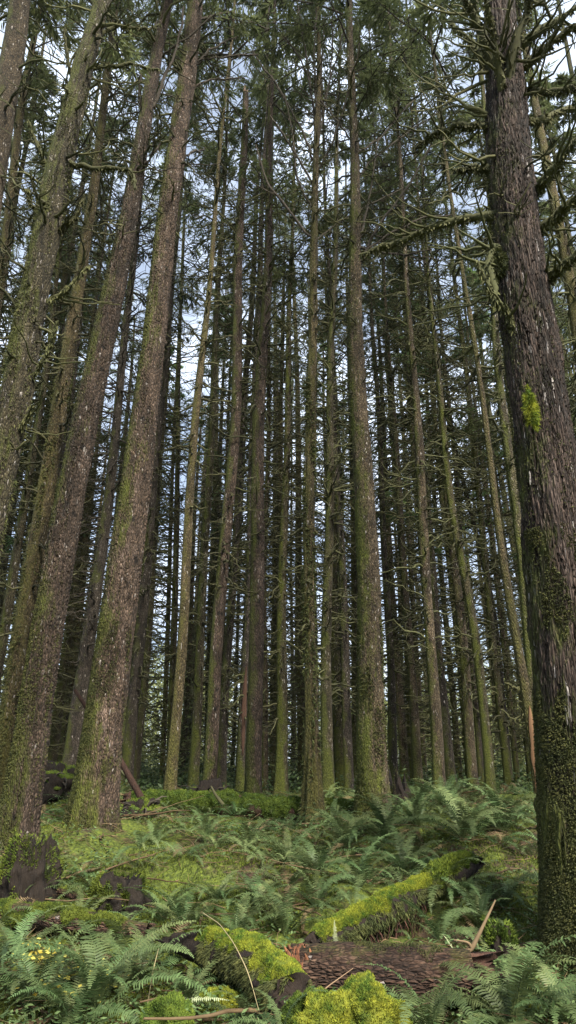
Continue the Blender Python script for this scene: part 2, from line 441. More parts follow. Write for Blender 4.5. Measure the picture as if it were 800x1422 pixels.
def branch_set(mb, cfun, z0, z1, n, Lr=(0.6, 2.0), r0=0.022, rmin=0.007, asc=0.0, twigs=4, sides=4, curl=1.0, azlim=None, rad=None):
    z = rng.uniform(z0, z1, n)
    t = (z - z0) / max(z1 - z0, 1e-3)
    start = cfun(z)
    az0 = rng.uniform(0, 2 * math.pi, n) if azlim is None else rng.uniform(azlim[0], azlim[1], n)
    L = rng.uniform(Lr[0], Lr[1], n) * (0.55 + 0.6 * t)
    N = 9; s = np.linspace(0, 1, N - 1)[None]
    e0 = rng.uniform(-0.1, 0.55, n)[:, None] + asc
    dip = rng.uniform(0.3, 1.3, n)[:, None] * curl * (1 - min(asc, 0.9))
    up = rng.uniform(0.0, 1.6, n)[:, None] * curl
    el = e0 - dip * np.sin(s * math.pi * 0.8) * 1.2 + up * s ** 2.2 + rng.normal(0, 0.24, (n, N - 1))
    az = az0[:, None] + rng.uniform(-0.9, 0.9, n)[:, None] * s * curl + rng.normal(0, 0.22, (n, N - 1))
    P = sweep(start, az, el, L, N)
    ss = np.linspace(0, 1, N)[None]
    rr = r0 * rng.uniform(0.55, 1.25, n)[:, None] * (1 - ss) ** 0.8 + rmin
    sh = rng.uniform(0.1, 0.9, n)
    tubes(mb, P, rr, sides, sh)
    if twigs:
        K = twigs
        sk = rng.uniform(0.25, 0.97, (n, K)); st = along(P, sk).reshape(-1, 3)
        B = n * K; N2 = 6; s2 = np.linspace(0, 1, N2 - 1)[None]
        a2 = (np.repeat(az0, K) + rng.choice([-1, 1], B) * rng.uniform(0.5, 1.4, B))[:, None] + rng.uniform(-1.0, 1.0, B)[:, None] * s2
        e2 = rng.uniform(-0.6, 0.6, B)[:, None] + asc * 0.6 + rng.uniform(-0.8, 1.3, B)[:, None] * s2 * curl
        L2 = np.repeat(L, K) * rng.uniform(0.15, 0.5, B)
        P2 = sweep(st, a2, e2, L2, N2)
        r2 = (rmin * 1.0 + r0 * 0.25 * (1 - np.linspace(0, 1, N2)[None])) * rng.uniform(0.6, 1.1, B)[:, None]
        tubes(mb, P2, r2, 3, np.repeat(sh, K))

def crown_set(mb_t, mb_l, cfun, z0, z1, n, Lmax=3.0, T=15, K=13, leaf=(0.22, 0.036), droop=0.6, e00=0.25, shade_off=0.0):
    z = z0 + (z1 - z0) * rng.uniform(0, 1, n) ** 0.85
    t = (z - z0) / (z1 - z0)
    prof = np.clip(np.minimum(0.5 + 2.2 * t, 1.0) * (1 - t) ** 0.6, 0.12, 1)
    L = Lmax * prof * rng.uniform(0.65, 1.15, n)
    az0 = rng.uniform(0, 2 * math.pi, n)
    N = 8; s = np.linspace(0, 1, N - 1)[None]
    el = (e00 + 0.25 * t)[:, None] + rng.normal(0, 0.12, n)[:, None] - droop * s + 0.25 * s ** 3 + rng.normal(0, 0.05, (n, N - 1))
    az = az0[:, None] + rng.uniform(-0.3, 0.3, n)[:, None] * s + rng.normal(0, 0.05, (n, N - 1))
    P = sweep(cfun(z), az, el, L, N)
    ss = np.linspace(0, 1, N)[None]
    mb_t.mi = 1
    tubes(mb_t, P, (0.012 * L[:, None] * (1 - ss) + 0.006), 4, rng.uniform(0.1, 0.6, n))
    sk = np.sort(rng.uniform(0.18, 1.0, (n, T)), 1); st = along(P, sk).reshape(-1, 3)
    B = n * T; N2 = 5; s2 = np.linspace(0, 1, N2 - 1)[None]
    side = np.tile(np.where(np.arange(T) % 2, 1.0, -1.0), n)
    sf = sk.reshape(-1)
    a2 = (np.repeat(az0, T) + side * rng.uniform(0.7, 1.25, B))[:, None] + rng.normal(0, 0.1, (B, N2 - 1))
    e2 = rng.uniform(-0.45, 0.1, B)[:, None] - rng.uniform(0.1, 0.9, B)[:, None] * s2 * (droop / 0.5)
    L2 = np.repeat(L, T) * rng.uniform(0.22, 0.42, B) * (1.1 - 0.65 * sf)
    P2 = sweep(st, a2, e2, L2, N2)
    tubes(mb_t, P2[:, ::2], np.broadcast_to(np.array([0.007, 0.005, 0.003])[None], (B, 3)), 3, 0.3)
    mb_l.mi = 0
    # needle sprays
    s3 = rng.uniform(0.05, 1.0, (B, K)); p = along(P2, s3).reshape(-1, 3)
    Q = B * K
    a3 = np.repeat(a2.mean(1), K) + rng.choice([-1, 1], Q) * rng.uniform(0.1, 1.0, Q)
    e3 = rng.uniform(-1.0, 0.1, Q)
    d = np.stack([np.cos(e3) * np.cos(a3), np.cos(e3) * np.sin(a3), np.sin(e3)], -1)
    w = norm(np.cross(d, norm(np.stack([rng.normal(0, 0.45, Q), rng.normal(0, 0.45, Q), np.ones(Q)], -1))))
    l = leaf[0] * rng.uniform(0.5, 1.3, Q)[:, None]; ww = leaf[1] * rng.uniform(0.6, 1.3, Q)[:, None]
    v = np.stack([p, p + d * l * 0.45 + w * ww * 0.5, p + d * l, p + d * l * 0.45 - w * ww * 0.5], 1)
    sh = np.clip(np.repeat(rng.uniform(0.05, 0.95, n), T * K) + rng.normal(0, 0.15, Q) + shade_off, 0, 1)
    mb_l.add(v.reshape(-1, 3), np.arange(Q * 4).reshape(-1, 4), np.repeat(sh, 4))

MAIN = {}        # short key -> (root, base position) for labels and placement
def lean_tree(key, pts, Y, label, mat, group=None, name='spruce_tree', cat='tree', top=32, crown0=15.0, dead=(1.5, 70), asc=0.0, sides=20, ring=0.25,
              twig='twig', crown_n=32, Lmax=2.6, broken=None, flare=0.5, furrow=0.0, knots=0, Ylean=0.0, Lr=(0.6, 2.0), r0=0.022, curl=0.8, rough=0.05, needles='needles', twigs=4, plates=None):
    P, W = [], []
    for (px, py, w) in pts:
        p = at(px, py, Y); P.append(p); W.append(w * depth_of(px, py, Y) / FPX / 2)
    P = np.array(P); W = np.array(W)
    o = np.argsort(P[:, 2]); P, W = P[o], W[o]
    # base on the ground
    sl = (P[1, 0] - P[0, 0]) / (P[1, 2] - P[0, 2])
    zb = P[0, 2]; xb = P[0, 0]
    for _ in range(4):
        gz = H(xb, Y) - 0.12; xb = P[0, 0] + sl * (gz - P[0, 2])
    base = np.array([xb, Y, gz])
    Zs = list(P[:, 2]); Xs = list(P[:, 0]); Rs = list(W)
    if gz < Zs[0] - 0.1: Zs.insert(0, gz); Xs.insert(0, xb); Rs.insert(0, W[0] * 1.05)
    else: Zs[0] = gz; Xs[0] = xb
    if broken is None:
        slt = (Xs[-1] - Xs[-2]) / (Zs[-1] - Zs[-2])
        zt = max(top, Zs[-1] + 8)
        Zs += [(Zs[-1] + zt) / 2, zt]; Xs += [Xs[-1] + slt * 0.9 * (Zs[-2] - Zs[-3] if False else (Zs[-2] - P[-1, 2])), 0]
        Xs[-1] = Xs[-2] + slt * 0.75 * (Zs[-1] - Zs[-2]); Rs += [Rs[-1] * 0.62, 0.03]
    Zs, Xs, Rs = np.array(Zs), np.array(Xs), np.array(Rs)
    htot = Zs[-1] - gz
    # smooth the centreline
    zf = np.arange(0, htot + ring, ring)
    def raw(z, A): return np.interp(z + gz, Zs, A)
    k = 1.2
    def sm(z, A): return sum(raw(z + dz, A) * w for dz, w in ((-k, 0.15), (-k / 2, 0.2), (0, 0.3), (k / 2, 0.2), (k, 0.15)))
    sd_ = hash(key) % 97 if False else sum(ord(c) for c in key)
    def cf(z):
        z = np.asarray(z, float)
        x = sm(z, Xs) - xb + 0.03 * np.sin(z * 0.7 + sd_) * np.clip(z / 3, 0, 1)
        y = Ylean * z + 0.03 * np.sin(z * 0.5 + sd_ * 2) * np.clip(z / 3, 0, 1)
        return np.stack([x, y, z], -1)
    C = cf(zf); C[:, 2] = zf
    Rd = np.maximum(sm(zf, Rs), 0.02)
    root = empty(name, base); tag(root, label, cat, group)
    mb = MB(); trunk_mesh(mb, C, Rd, sides, rough, flare, sd_, furrow, knots=knots)
    if plates:
        n_, z1_, pw, pl = plates
        zq = rng.uniform(0.02, z1_, n_) ; aq = rng.uniform(0, 2 * math.pi, n_)
        cq = cf(zq); rq = np.interp(zq, zf, Rd)
        ph_ = sd_ * 1.7
        rq = rq * (1 + flare * np.exp(-zq / 0.35) * (1 + 0.45 * np.cos(4 * aq + ph_) + 0.25 * np.cos(7 * aq + ph_ * 2)))
        rq = rq * (1 + rough * fbm(np.cos(aq) * 2.2 + sd_, np.sin(aq) * 2.2, zq * 1.6, sd_ + 3, 3)) - furrow * 0.35
        tv = np.stack([-np.sin(aq), np.cos(aq), np.zeros(n_)], -1); nv = np.stack([np.cos(aq), np.sin(aq), np.zeros(n_)], -1)
        w_ = (pw * rng.uniform(.5, 1.3, n_))[:, None]; l_ = (pl * rng.uniform(.5, 1.4, n_))[:, None]; up_ = np.array([0, 0, 1.0]) + tv * rng.normal(0, 0.12, (n_, 1))
        c_ = cq * [1, 1, 0] + np.stack([np.zeros(n_), np.zeros(n_), zq], -1) + nv * rq[:, None]
        lift = rng.uniform(0.0, 0.016, (n_, 1)); 
        e1 = c_ - tv * w_ * .5 - nv * 0.006; e2 = c_ + tv * w_ * .5 - nv * 0.006
        v_ = np.stack([e1 - up_ * l_ * .4, e2 - up_ * l_ * .5, e2 + up_ * l_ * .4, e1 + up_ * l_ * .5, c_ + nv * (lift + .004) - up_ * l_ * .42, c_ + nv * lift * 0.5 + up_ * l_ * .42], 1)
        k_ = np.arange(n_)[:, None] * 6
        mb.add(v_.reshape(-1, 3), np.concatenate([k_ + np.array([[0, 4, 5, 3]]), k_ + np.array([[4, 1, 2, 5]])]))
    mb.build('trunk', M[mat], root)
    if dead:
        dead = (dead[0], int(dead[1] * 1.3))
        mbd = MB(); zt = min(crown0 + 1.0, htot * 0.97)
        branch_set(mbd, cf, dead[0], zt, dead[1], Lr, r0, 0.006, asc, twigs, curl=curl)
        tag(mbd.build('dead_twigs', M[twig], root), kind='stuff')
    if broken is None and crown_n:
        ml = MB()
        crown_set(ml, ml, cf, crown0, htot - 0.3, crown_n, Lmax)
        ml.build('crown', [M[needles], M['twig_dark']], root, smooth=False)

    elif broken:
        mbw = MB(); c = cf(np.array([htot]))[0]
        for q in range(7):
            a = q * 0.9; r_ = Rd[-1] * 0.6
            b0 = c + np.array([math.cos(a) * r_, math.sin(a) * r_, -0.25])
            tubes(mbw, np.array([b0, b0 + [0, 0, 0.25], b0 + [0, 0, rng.uniform(0.35, 0.8)]]), np.array([r_ * 0.6, r_ * 0.55, 0.004]), 5, 0.7)
        mbw.build('splintered_top', M['wood_pale'], root)
    MAIN[key] = dict(root=root, base=base, cf=cf, h=htot, Y=Y, R=(zf, Rd), pts=pts)
    return root

def limb(key, pix, r0, dY=0.0, name='limb', mat='limb_moss', fuzz=0, label=None, r1=0.015, sub=3):
    """a big limb drawn through image points, bowing dY metres towards (negative) or away from the camera along its length"""
    t = MAIN[key]; Y = t['Y']; n = len(pix)
    s = np.linspace(0, 1, n)
    P = np.array([at(px, py, Y + dY * s_) for (px, py), s_ in zip(pix, s)]) - t['base']
    # start at the trunk centre
    c0 = t['cf'](np.array([P[0, 2]]))[0]; P = np.vstack([c0[None], P])
    m = 22; tt = np.linspace(0, len(P) - 1, m)
    Q = np.stack([np.interp(tt, np.arange(len(P)), P[:, k]) for k in range(3)], -1)
    for _ in range(2): Q[1:-1] = (Q[:-2] + 2 * Q[1:-1] + Q[2:]) / 4
    Q[2:] += rng.normal(0, 0.012, (m - 2, 3))
    rr = (r0 - r1) * (1 - np.linspace(0, 1, m)) ** 0.8 + r1
    rr = rr * (1 + 0.25 * vnoise(np.linspace(0, 9, m), float(sum(pix[0])), 0, 3))
    mb = MB(); tubes(mb, Q, rr, 9, 0.45)
    # moss shag hanging from the limb
    nb = int(40 + fuzz)
    sel = rng.uniform(0.5, m - 1.01, nb); i = sel.astype(int); w = (sel - i)[:, None]
    p = Q[i] * (1 - w) + Q[i + 1] * w; rp_ = rr[i]
    a = rng.uniform(0, 2 * math.pi, nb)
    off = np.stack([np.cos(a) * rp_ * 0.8, np.sin(a) * rp_ * 0.8, rng.uniform(-1, 0.6, nb) * rp_], -1)
    l = rng.uniform(0.03, 0.10, nb)
    b0 = p + off; d = norm(off * 1.2 + np.array([0, 0, -0.06])) * l[:, None]
    sdv = norm(np.cross(d, rng.normal(0, 1, (nb, 3)))) * 0.016
    v = np.stack([b0 - sdv, b0 + sdv, b0 + d], 1)
    mb.add(v.reshape(-1, 3), np.arange(nb * 3).reshape(-1, 3), np.repeat(rng.uniform(0.3, 1, nb), 3))
    for _ in range(sub):
        s0 = rng.uniform(0.35, 0.9); i0 = int(s0 * (m - 1)); st = Q[i0][None]
        dirv = Q[min(i0 + 2, m - 1)] - Q[i0 - 1]; a0 = math.atan2(dirv[1], dirv[0]) + rng.choice([-1, 1]) * rng.uniform(0.5, 1.1)
        e = rng.uniform(-0.3, 0.5) + np.linspace(0, 0.6, 7)[None]
        Pq = sweep(st, a0 + rng.normal(0, 0.22, (1, 7)), e * 0.5 + rng.normal(0, .15, (1, 7)), np.array([rng.uniform(0.3, 1.0)]), 8)
        tubes(mb, Pq, (rr[i0] * 0.3 * (1 - np.linspace(0, 1, 8)) + 0.006)[None], 5, 0.5)
    o = mb.build(name, M[mat], t['root'])
    if label: o['label'] = label
    return o

# ---- the trees one can tell apart, left to right
G1 = 'spruces standing at the front of the forest'
lean_tree('a', [(-85, 1060, 52), (-8, 700, 45), (35, 450, 41), (80, 250, 36), (118, 100, 27), (142, 0, 22)], 8.0, 'shaggy moss-coated spruce leaning in from the left edge, studded with short upturned limbs', 'bark_moss', G1,
          sides=72, ring=0.06, furrow=0.025, knots=26, crown0=13.5, dead=(3.0, 45), r0=0.03, Lr=(0.3, 1.1), rough=0.12)
lean_tree('b', [(-75, 700, 48), (3, 170, 33), (15, 80, 30), (25, 0, 27)], 8.6, 'brown trunk cutting the upper left corner, only its upper part showing', 'bark_brown', G1, sides=40, ring=0.12, furrow=0.015, knots=10, crown0=15, dead=(5, 40))
lean_tree('c', [(-60, 900, 20), (5, 340, 12), (28, 170, 10), (46, 60, 8)], 13, 'slim yellow-mossed trunk in the upper left, seen between two thick leaning trunks', 'bark_yellow', G1, crown0=17, dead=(4, 60))
lean_tree('d', [(8, 1050, 32), (30, 860, 28), (88, 550, 23), (109, 400, 17), (131, 250, 13), (150, 100, 9)], 10.8, 'yellow-green mossy spruce leaning right, left of the big pinkish leaning trunk', 'bark_yellow', G1,
          sides=48, ring=0.1, furrow=0.02, knots=10, crown0=17, dead=(3, 80))
lean_tree('e', [(35, 1060, 20), (62, 860, 17), (93, 560, 14), (120, 350, 9)], 15.5, 'narrow dark trunk close behind the yellow-green mossy leaning spruce', 'bark_dark', G1, crown0=17, dead=(2, 90))
lean_tree('f', [(24, 1150, 52), (45, 1000, 46), (71, 860, 43), (100, 700, 39), (126, 550, 35), (145, 450, 33), (177, 300, 24), (212, 120, 18), (232, 10, 15)], 9.4, 'thick pinkish scaly trunk with white flecks, leftmost whose foot stands on the moss', 'bark_pink', G1,
          sides=80, ring=0.06, furrow=0.022, knots=16, crown0=15.5, plates=(15000, 12, 0.022, 0.034), dead=(9.5, 22), flare=0.32)
lean_tree('g', [(97, 1080, 27), (128, 860, 18), (167, 550, 11), (195, 250, 8)], 17, 'dark trunk bristling with short stubs, rising between the two thick pinkish trunks', 'bark_dark', G1, crown0=17, dead=(3, 150), twig='twig_dark', curl=0.5)
lean_tree('h', [(125, 1150, 68), (138, 1060, 57), (150, 980, 52), (172, 800, 49), (200, 560, 35), (217, 450, 31), (235, 300, 28), (263, 60, 24)], 10.0, 'thick scaly spruce with flared mossy foot, biggest leaning trunk left of centre', 'bark_pink', G1,
          sides=84, ring=0.06, furrow=0.022, knots=22, crown0=15.5, plates=(15000, 12, 0.022, 0.034), dead=(10.0, 28), flare=0.26)
lean_tree('i', [(175, 1095, 17), (196, 860, 15), (225, 550, 10), (240, 350, 7)], 18, 'dark trunk partly hidden behind the right side of the biggest leaning trunk', 'bark_dark', G1, crown0=15, dead=(2, 110))
lean_tree('j', [(186, 1090, 13), (206, 860, 13), (216, 700, 10), (232, 500, 8)], 20, 'greenish trunk just right of the biggest leaning trunk, half covering a darker one', 'bark_moss', G1, crown0=15, dead=(2, 110))
lean_tree('k', [(233, 1130, 17), (243, 1000, 15), (254, 860, 14), (275, 550, 11), (292, 370, 7)], 12.8, 'slim tan and yellow-green trunk standing before the left end of the long mossy log', 'bark_yellow', G1, sides=28, ring=0.12, furrow=0.008, crown0=16, dead=(5.5, 60), Lr=(0.3, 1.2))
lean_tree('l', [(268, 1085, 15), (280, 880, 12), (295, 550, 9), (306, 350, 6)], 17, 'thin mossy trunk just right of the slim tan one', 'bark_moss', G1, crown0=16, dead=(2, 110))
lean_tree('m', [(290, 1095, 20), (305, 860, 17), (328, 550, 15), (335, 260, 11), (341, 130, 8)], 14, 'pinkish brown trunk with a pale splintered top high above the middle left', 'bark_pink', G1, sides=32, ring=0.12, furrow=0.008, broken=True, dead=(4, 80), Lr=(0.4, 1.8), flare=0.35)
lean_tree('n', [(306, 1100, 14), (319, 860, 11), (330, 700, 10), (350, 400, 7)], 19, 'dark trunk pressed close behind the one with the splintered top', 'bark_dark', G1, crown0=14, dead=(2, 110))
lean_tree('o', [(335, 1105, 16), (343, 860, 10), (352, 600, 9), (362, 350, 7)], 17.5, 'dark trunk with an orange bark scar, left neighbour of the straight pinkish brown one', 'bark_dark', G1, crown0=15, dead=(2, 90))
lean_tree('p', [(352, 1100, 23), (355, 860, 21), (361, 550, 17), (370, 400, 12), (374, 250, 9)], 14, 'straight pinkish brown trunk just left of the picture centre', 'bark_pink', G1, sides=36, ring=0.12, furrow=0.01, crown0=15, dead=(5, 60), flare=0.35)
lean_tree('q', [(368, 1100, 9), (367, 860, 7), (372, 600, 6)], 21, 'very thin brown pole tree along the right side of the straight pinkish brown trunk', 'bark_brown', G1, crown0=14, dead=(2, 110))
lean_tree('r', [(390, 1112, 18), (392, 860, 13), (398, 600, 9), (403, 420, 6)], 18, 'dim greenish trunk at the picture centre behind the long mossy log', 'bark_moss', G1, crown0=16, dead=(2, 120))
lean_tree('s', [(434, 1130, 27), (433, 1000, 19), (431, 860, 17), (430, 600, 15), (434, 420, 12), (440, 250, 9), (441, 130, 7)], 11.8, 'mossy olive trunk opening into a fan of steep bare limbs high up', 'bark_yellow', G1,
          sides=36, ring=0.1, furrow=0.018, knots=8, crown0=16.5, dead=(2, 110), Lr=(0.2, 0.8), flare=0.6, rough=0.16)
lean_tree('t', [(455, 1105, 18), (454, 860, 14), (459, 550, 10), (465, 350, 7)], 16.5, 'mossy trunk close behind the right side of the olive fan-limbed one', 'bark_moss', G1, crown0=16, dead=(2, 130), curl=0.7, asc=0.2)
lean_tree('u', [(486, 1110, 14), (479, 900, 12), (470, 700, 9), (464, 560, 7)], 18, 'dark trunk tilting left, just left of the stout straight centre spruce', 'bark_dark', G1, crown0=14, dead=(2, 110))
lean_tree('v', [(518, 1110, 44), (515, 1000, 38), (512, 860, 33), (505, 700, 28), (499, 550, 24), (494, 400, 18), (490, 180, 12)], 11.4, 'stout straight spruce right of centre with dull green lower trunk', 'bark_brown', G1,
          sides=64, ring=0.08, furrow=0.014, knots=14, crown0=15, plates=(9000, 12, 0.020, 0.034), dead=(7.5, 40), flare=0.3, Lr=(0.4, 1.6))
lean_tree('w', [(546, 1080, 13), (540, 860, 10), (528, 640, 7)], 20, 'thin dark trunk directly right of the stout straight centre spruce', 'bark_dark', G1, crown0=14, dead=(2, 110))
lean_tree('x', [(580, 1085, 14), (567, 860, 11), (551, 650, 8), (540, 480, 5)], 19, 'thin grey-brown trunk second to the right of the stout straight centre spruce', 'bark_brown', G1, crown0=14, dead=(2, 120))
lean_tree('y', [(610, 1090, 18), (597, 860, 14), (581, 620, 13), (571, 470, 8)], 15, 'greyish scaly trunk leaning left above the big fern clump, front one of a close pair', 'bark_brown', G1, sides=28, ring=0.15, furrow=0.008, crown0=15, dead=(3, 90))
lean_tree('z', [(627, 1090, 14), (607, 860, 11), (590, 680, 9), (580, 560, 6)], 17, 'dark leaning trunk, rear one of the close pair above the big fern clump', 'bark_dark', G1, crown0=14, dead=(2, 110))
lean_tree('aa', [(656, 1085, 15), (639, 860, 13), (620, 660, 9), (608, 540, 6)], 16.8, 'brown leaning trunk third from the right edge among the slim leaning ones', 'bark_brown', G1, crown0=14, dead=(2, 120))
lean_tree('ab', [(669, 1085, 9), (650, 860, 8), (634, 680, 6)], 20.5, 'skinny leaning pole tree tucked between two brown leaning trunks', 'bark_dark', G1, crown0=14, dead=(2, 110))
lean_tree('ac', [(681, 1090, 13), (659, 860, 12), (622, 680, 10), (605, 480, 6)], 15.6, 'bent mossy trunk whose upper part curves left over the big fern clump', 'bark_moss', G1, crown0=15, dead=(3, 90), twig='twig')
lean_tree('ad', [(708, 1090, 9), (690, 860, 8), (655, 720, 6)], 21, 'thin nearly black leaning trunk left of the two leaning trunks by the huge one', 'bark_dark', G1, crown0=14, dead=(2, 110))
lean_tree('ae', [(748, 1100, 13), (737, 980, 14), (718, 860, 12), (700, 790, 11), (667, 550, 8), (647, 410, 6)], 9.9, 'slim yellow-green leaning tree with a strip of bare orange wood near its foot', 'bark_yellow', G1, sides=24, ring=0.1, furrow=0.006, crown0=13.5, dead=(6, 40), Lr=(0.3, 1.0), crown_n=26, flare=0.2)
lean_tree('af', [(752, 1090, 15), (731, 860, 14), (711, 680, 13), (695, 550, 12), (686, 380, 9)], 12, 'mossy brown trunk crossing behind the slim one with bare orange wood', 'bark_moss', G1, sides=26, ring=0.15, furrow=0.01, crown0=15, dead=(6, 110), Lr=(0.3, 0.9))
lean_tree('ag', [(812, 1200, 116), (797, 1000, 103), (780, 860, 98), (757, 650, 82), (742, 500, 76), (713, 250, 63), (704, 150, 54), (692, 30, 42)], 6.7,
          'huge furrowed purple-brown trunk filling the right edge, mossy at the foot', 'bark_big', G1, sides=150, ring=0.035, furrow=0.045, knots=14, crown0=12.5, curl=0.5, plates=(16000, 11, 0.024, 0.10), dead=(7, 22), flare=0.28, rough=0.07, r0=0.03)
lean_tree('ah', [(880, 1000, 20), (795, 430, 15), (757, 200, 12), (742, 130, 10)], 12.6, 'mossy trunk seen behind the limbs of the huge right trunk, upper right corner', 'bark_yellow', G1, crown0=14, dead=(4, 120), Lr=(0.5, 2.0))
lean_tree('ai', [(-20, 1000, 16), (12, 860, 13), (48, 620, 9), (72, 440, 6)], 15, 'thin mossy trunk at the far left, behind the shaggy leaning spruce', 'bark_moss', G1, crown0=15, dead=(2, 110))

# scars of bare wood
def scar(key, za, zb, ang, width, mat='wood_pale', name='bare_wood_patch'):
    t = MAIN[key]; zf, Rd = t['R']; zz = np.linspace(za, zb, 26); mb = MB()
    aa = np.linspace(-1, 1, 7)
    wv = np.sin(np.linspace(0, math.pi, 26)) ** 0.6 * (1 + 0.3 * vnoise(zz * 5, 1.0, 0, 8))
    A = ang + aa[None] * width * wv[:, None]
    c = t['cf'](zz); r = np.interp(zz, zf, Rd)[:, None] * (1.16 - 0.10 * aa[None] ** 2) + 0.004
    P = np.stack([c[:, None, 0] + r * np.cos(A), c[:, None, 1] + r * np.sin(A), np.broadcast_to(zz[:, None], A.shape)], -1)
    idx = np.arange(26 * 7).reshape(26, 7)
    mb.add(P.reshape(-1, 3), np.stack([idx[:-1, :-1], idx[:-1, 1:], idx[1:, 1:], idx[1:, :-1]], -1).reshape(-1, 4), 0.6)
    return mb.build(name, M[mat], t['root'])
scar('ae', 0.15, 1.7, -1.6, 0.75, 'bare')
scar('o', 1.2, 3.4, -1.4, 0.45, 'rot_red')

# big limbs of the huge right trunk
for pix, r0, dY, lab in [
    ([(738, 272), (765, 240), (805, 185)], 0.06, -0.6, 'thick mossy limb reaching up and right'),
    ([(728, 126), (765, 128), (815, 118)], 0.05, -0.4, 'dark level limb'),
    ([(750, 322), (780, 290), (830, 262)], 0.06, -0.5, None),
    ([(755, 392), (785, 366), (830, 330)], 0.06, -0.7, None),
    ([(728, 92), (765, 60), (830, 15)], 0.07, -0.5, None),
    ([(722, 62), (770, 30), (830, -10)], 0.06, -0.3, None),
    ([(705, 175), (708, 90), (735, 0), (745, -40)], 0.06, -0.9, None),
    ([(700, 165), (690, 70), (672, -10)], 0.055, -0.9, None),
    ([(692, 120), (668, 45), (640, -15)], 0.065, -0.6, None),
    ([(682, 95), (655, 60), (625, 30)], 0.045, 0.4, None),
    ([(683, 177), (645, 172), (600, 188), (575, 205)], 0.05, 0.3, 'mossy limb reaching left with drooping tip'),
    ([(690, 300), (640, 303), (590, 320), (545, 340), (500, 352)], 0.05, 0.9, 'long thin mossy limb reaching far left'),
    ([(690, 237), (655, 232), (630, 236)], 0.045, 0.2, None),
    ([(743, 508), (722, 468), (705, 438), (682, 405), (660, 365)], 0.05, -0.35, 'mossy limb rising leftwards across the trunk face'),
    ([(700, 350), (684, 345), (678, 372), (690, 420)], 0.06, -0.3, 'thick mossy elbow hanging by the left side'),
    ([(745, 168), (790, 150), (830, 160)], 0.04, 0.7, None),
]:
    limb('ag', pix, r0 * 1.35, dY, fuzz=420, label=lab, r1=0.024, sub=5)
for pix, r0, dY, lab in [
    ([(98, 228), (140, 236), (170, 232), (185, 240), (187, 262)], 0.045, -0.3, 'long mossy limb hooking down at its tip'),
    ([(70, 418), (95, 400), (124, 368)], 0.045, -0.2, None),
    ([(85, 320), (105, 305), (118, 270)], 0.045, -0.2, None),
    ([(50, 520), (70, 480), (80, 445)], 0.035, -0.3, None),
    ([(75, 240), (50, 205), (38, 165)], 0.05, -0.3, None),
    ([(60, 300), (42, 282), (38, 262)], 0.05, -0.2, 'short stubby limb with blunt end'),
    ([(130, 60), (160, 35), (200, 40), (225, 35)], 0.04, 0.2, None),
    ([(122, 95), (150, 92), (185, 88), (225, 100)], 0.045, 0.2, None),
    ([(115, 130), (95, 90), (90, 40)], 0.04, -0.3, None),
    ([(20, 600), (32, 590), (48, 560)], 0.035, -0.2, None),
]:
    limb('a', pix, r0, dY, fuzz=160, label=lab)
for pix, r0 in [([(213, 150), (228, 110), (248, 60), (255, 10)], 0.03), ([(196, 160), (193, 130), (196, 100)], 0.03), ([(193, 245), (205, 225), (222, 200)], 0.035), ([(222, 80), (250, 60), (300, 20)], 0.03)]:
    limb('f', pix, r0, -0.3, mat='twig_dark')
for pix, r0 in [([(262, 100), (290, 70), (330, 50)], 0.03), ([(255, 130), (290, 110), (340, 108)], 0.03), ([(245, 230), (262, 215), (285, 205)], 0.03), ([(268, 30), (320, 15), (370, 40)], 0.03), ([(265, 85), (300, 80), (360, 75)], 0.025)]:
    limb('h', pix, r0, 0.3, mat='twig_dark')
# fan of steep limbs on the olive trunk
for pix, r0 in [([(440, 235), (420, 180), (385, 120), (350, 70)], 0.03), ([(437, 260), (405, 205), (375, 160)], 0.03), ([(430, 330), (400, 290), (370, 255), (355, 200)], 0.032),
                ([(434, 290), (412, 250), (408, 190), (395, 130)], 0.028), ([(441, 220), (446, 130), (450, 20)], 0.03), ([(441, 200), (430, 110), (415, 10)], 0.028),
                ([(441, 240), (465, 190), (485, 120), (500, 60)], 0.028), ([(441, 190), (455, 120), (480, 40)], 0.025), ([(438, 335), (470, 310), (500, 290), (560, 262)], 0.025),
                ([(440, 170), (436, 90), (440, 0)], 0.025), ([(441, 180), (425, 90), (380, 30)], 0.022), ([(441, 210), (460, 100), (462, 10)], 0.022)]:
    limb('s', pix, r0, rng.uniform(-0.8, 0.8), mat='twig_dark', sub=5)
for pix, r0 in [([(500, 370), (520, 320), (560, 270), (600, 200)], 0.035), ([(503, 350), (540, 325), (590, 300), (628, 300)], 0.03), ([(499, 335), (515, 270), (525, 190)], 0.028), ([(499, 345), (560, 355), (600, 345)], 0.025),
                ([(493, 250), (520, 220), (570, 180), (620, 150)], 0.028), ([(492, 215), (530, 190), (580, 130)], 0.025), ([(492, 200), (470, 170), (430, 120)], 0.022)]:
    limb('v', pix, r0, rng.uniform(-0.6, 0.8), mat='twig_dark', sub=6)
for pix in [([(560, 480), (545, 470), (525, 450)]), ([(602, 480), (630, 500), (660, 520)]), ([(616, 560), (580, 545), (545, 548)])]:
    limb('ac', pix, 0.022, 0.4, mat='twig', sub=4)
limb('af', [(742, 980), (715, 1000), (695, 985)], 0.022, -0.3, sub=1)
limb('af', [(738, 950), (715, 955), (702, 948)], 0.025, -0.2, sub=1)

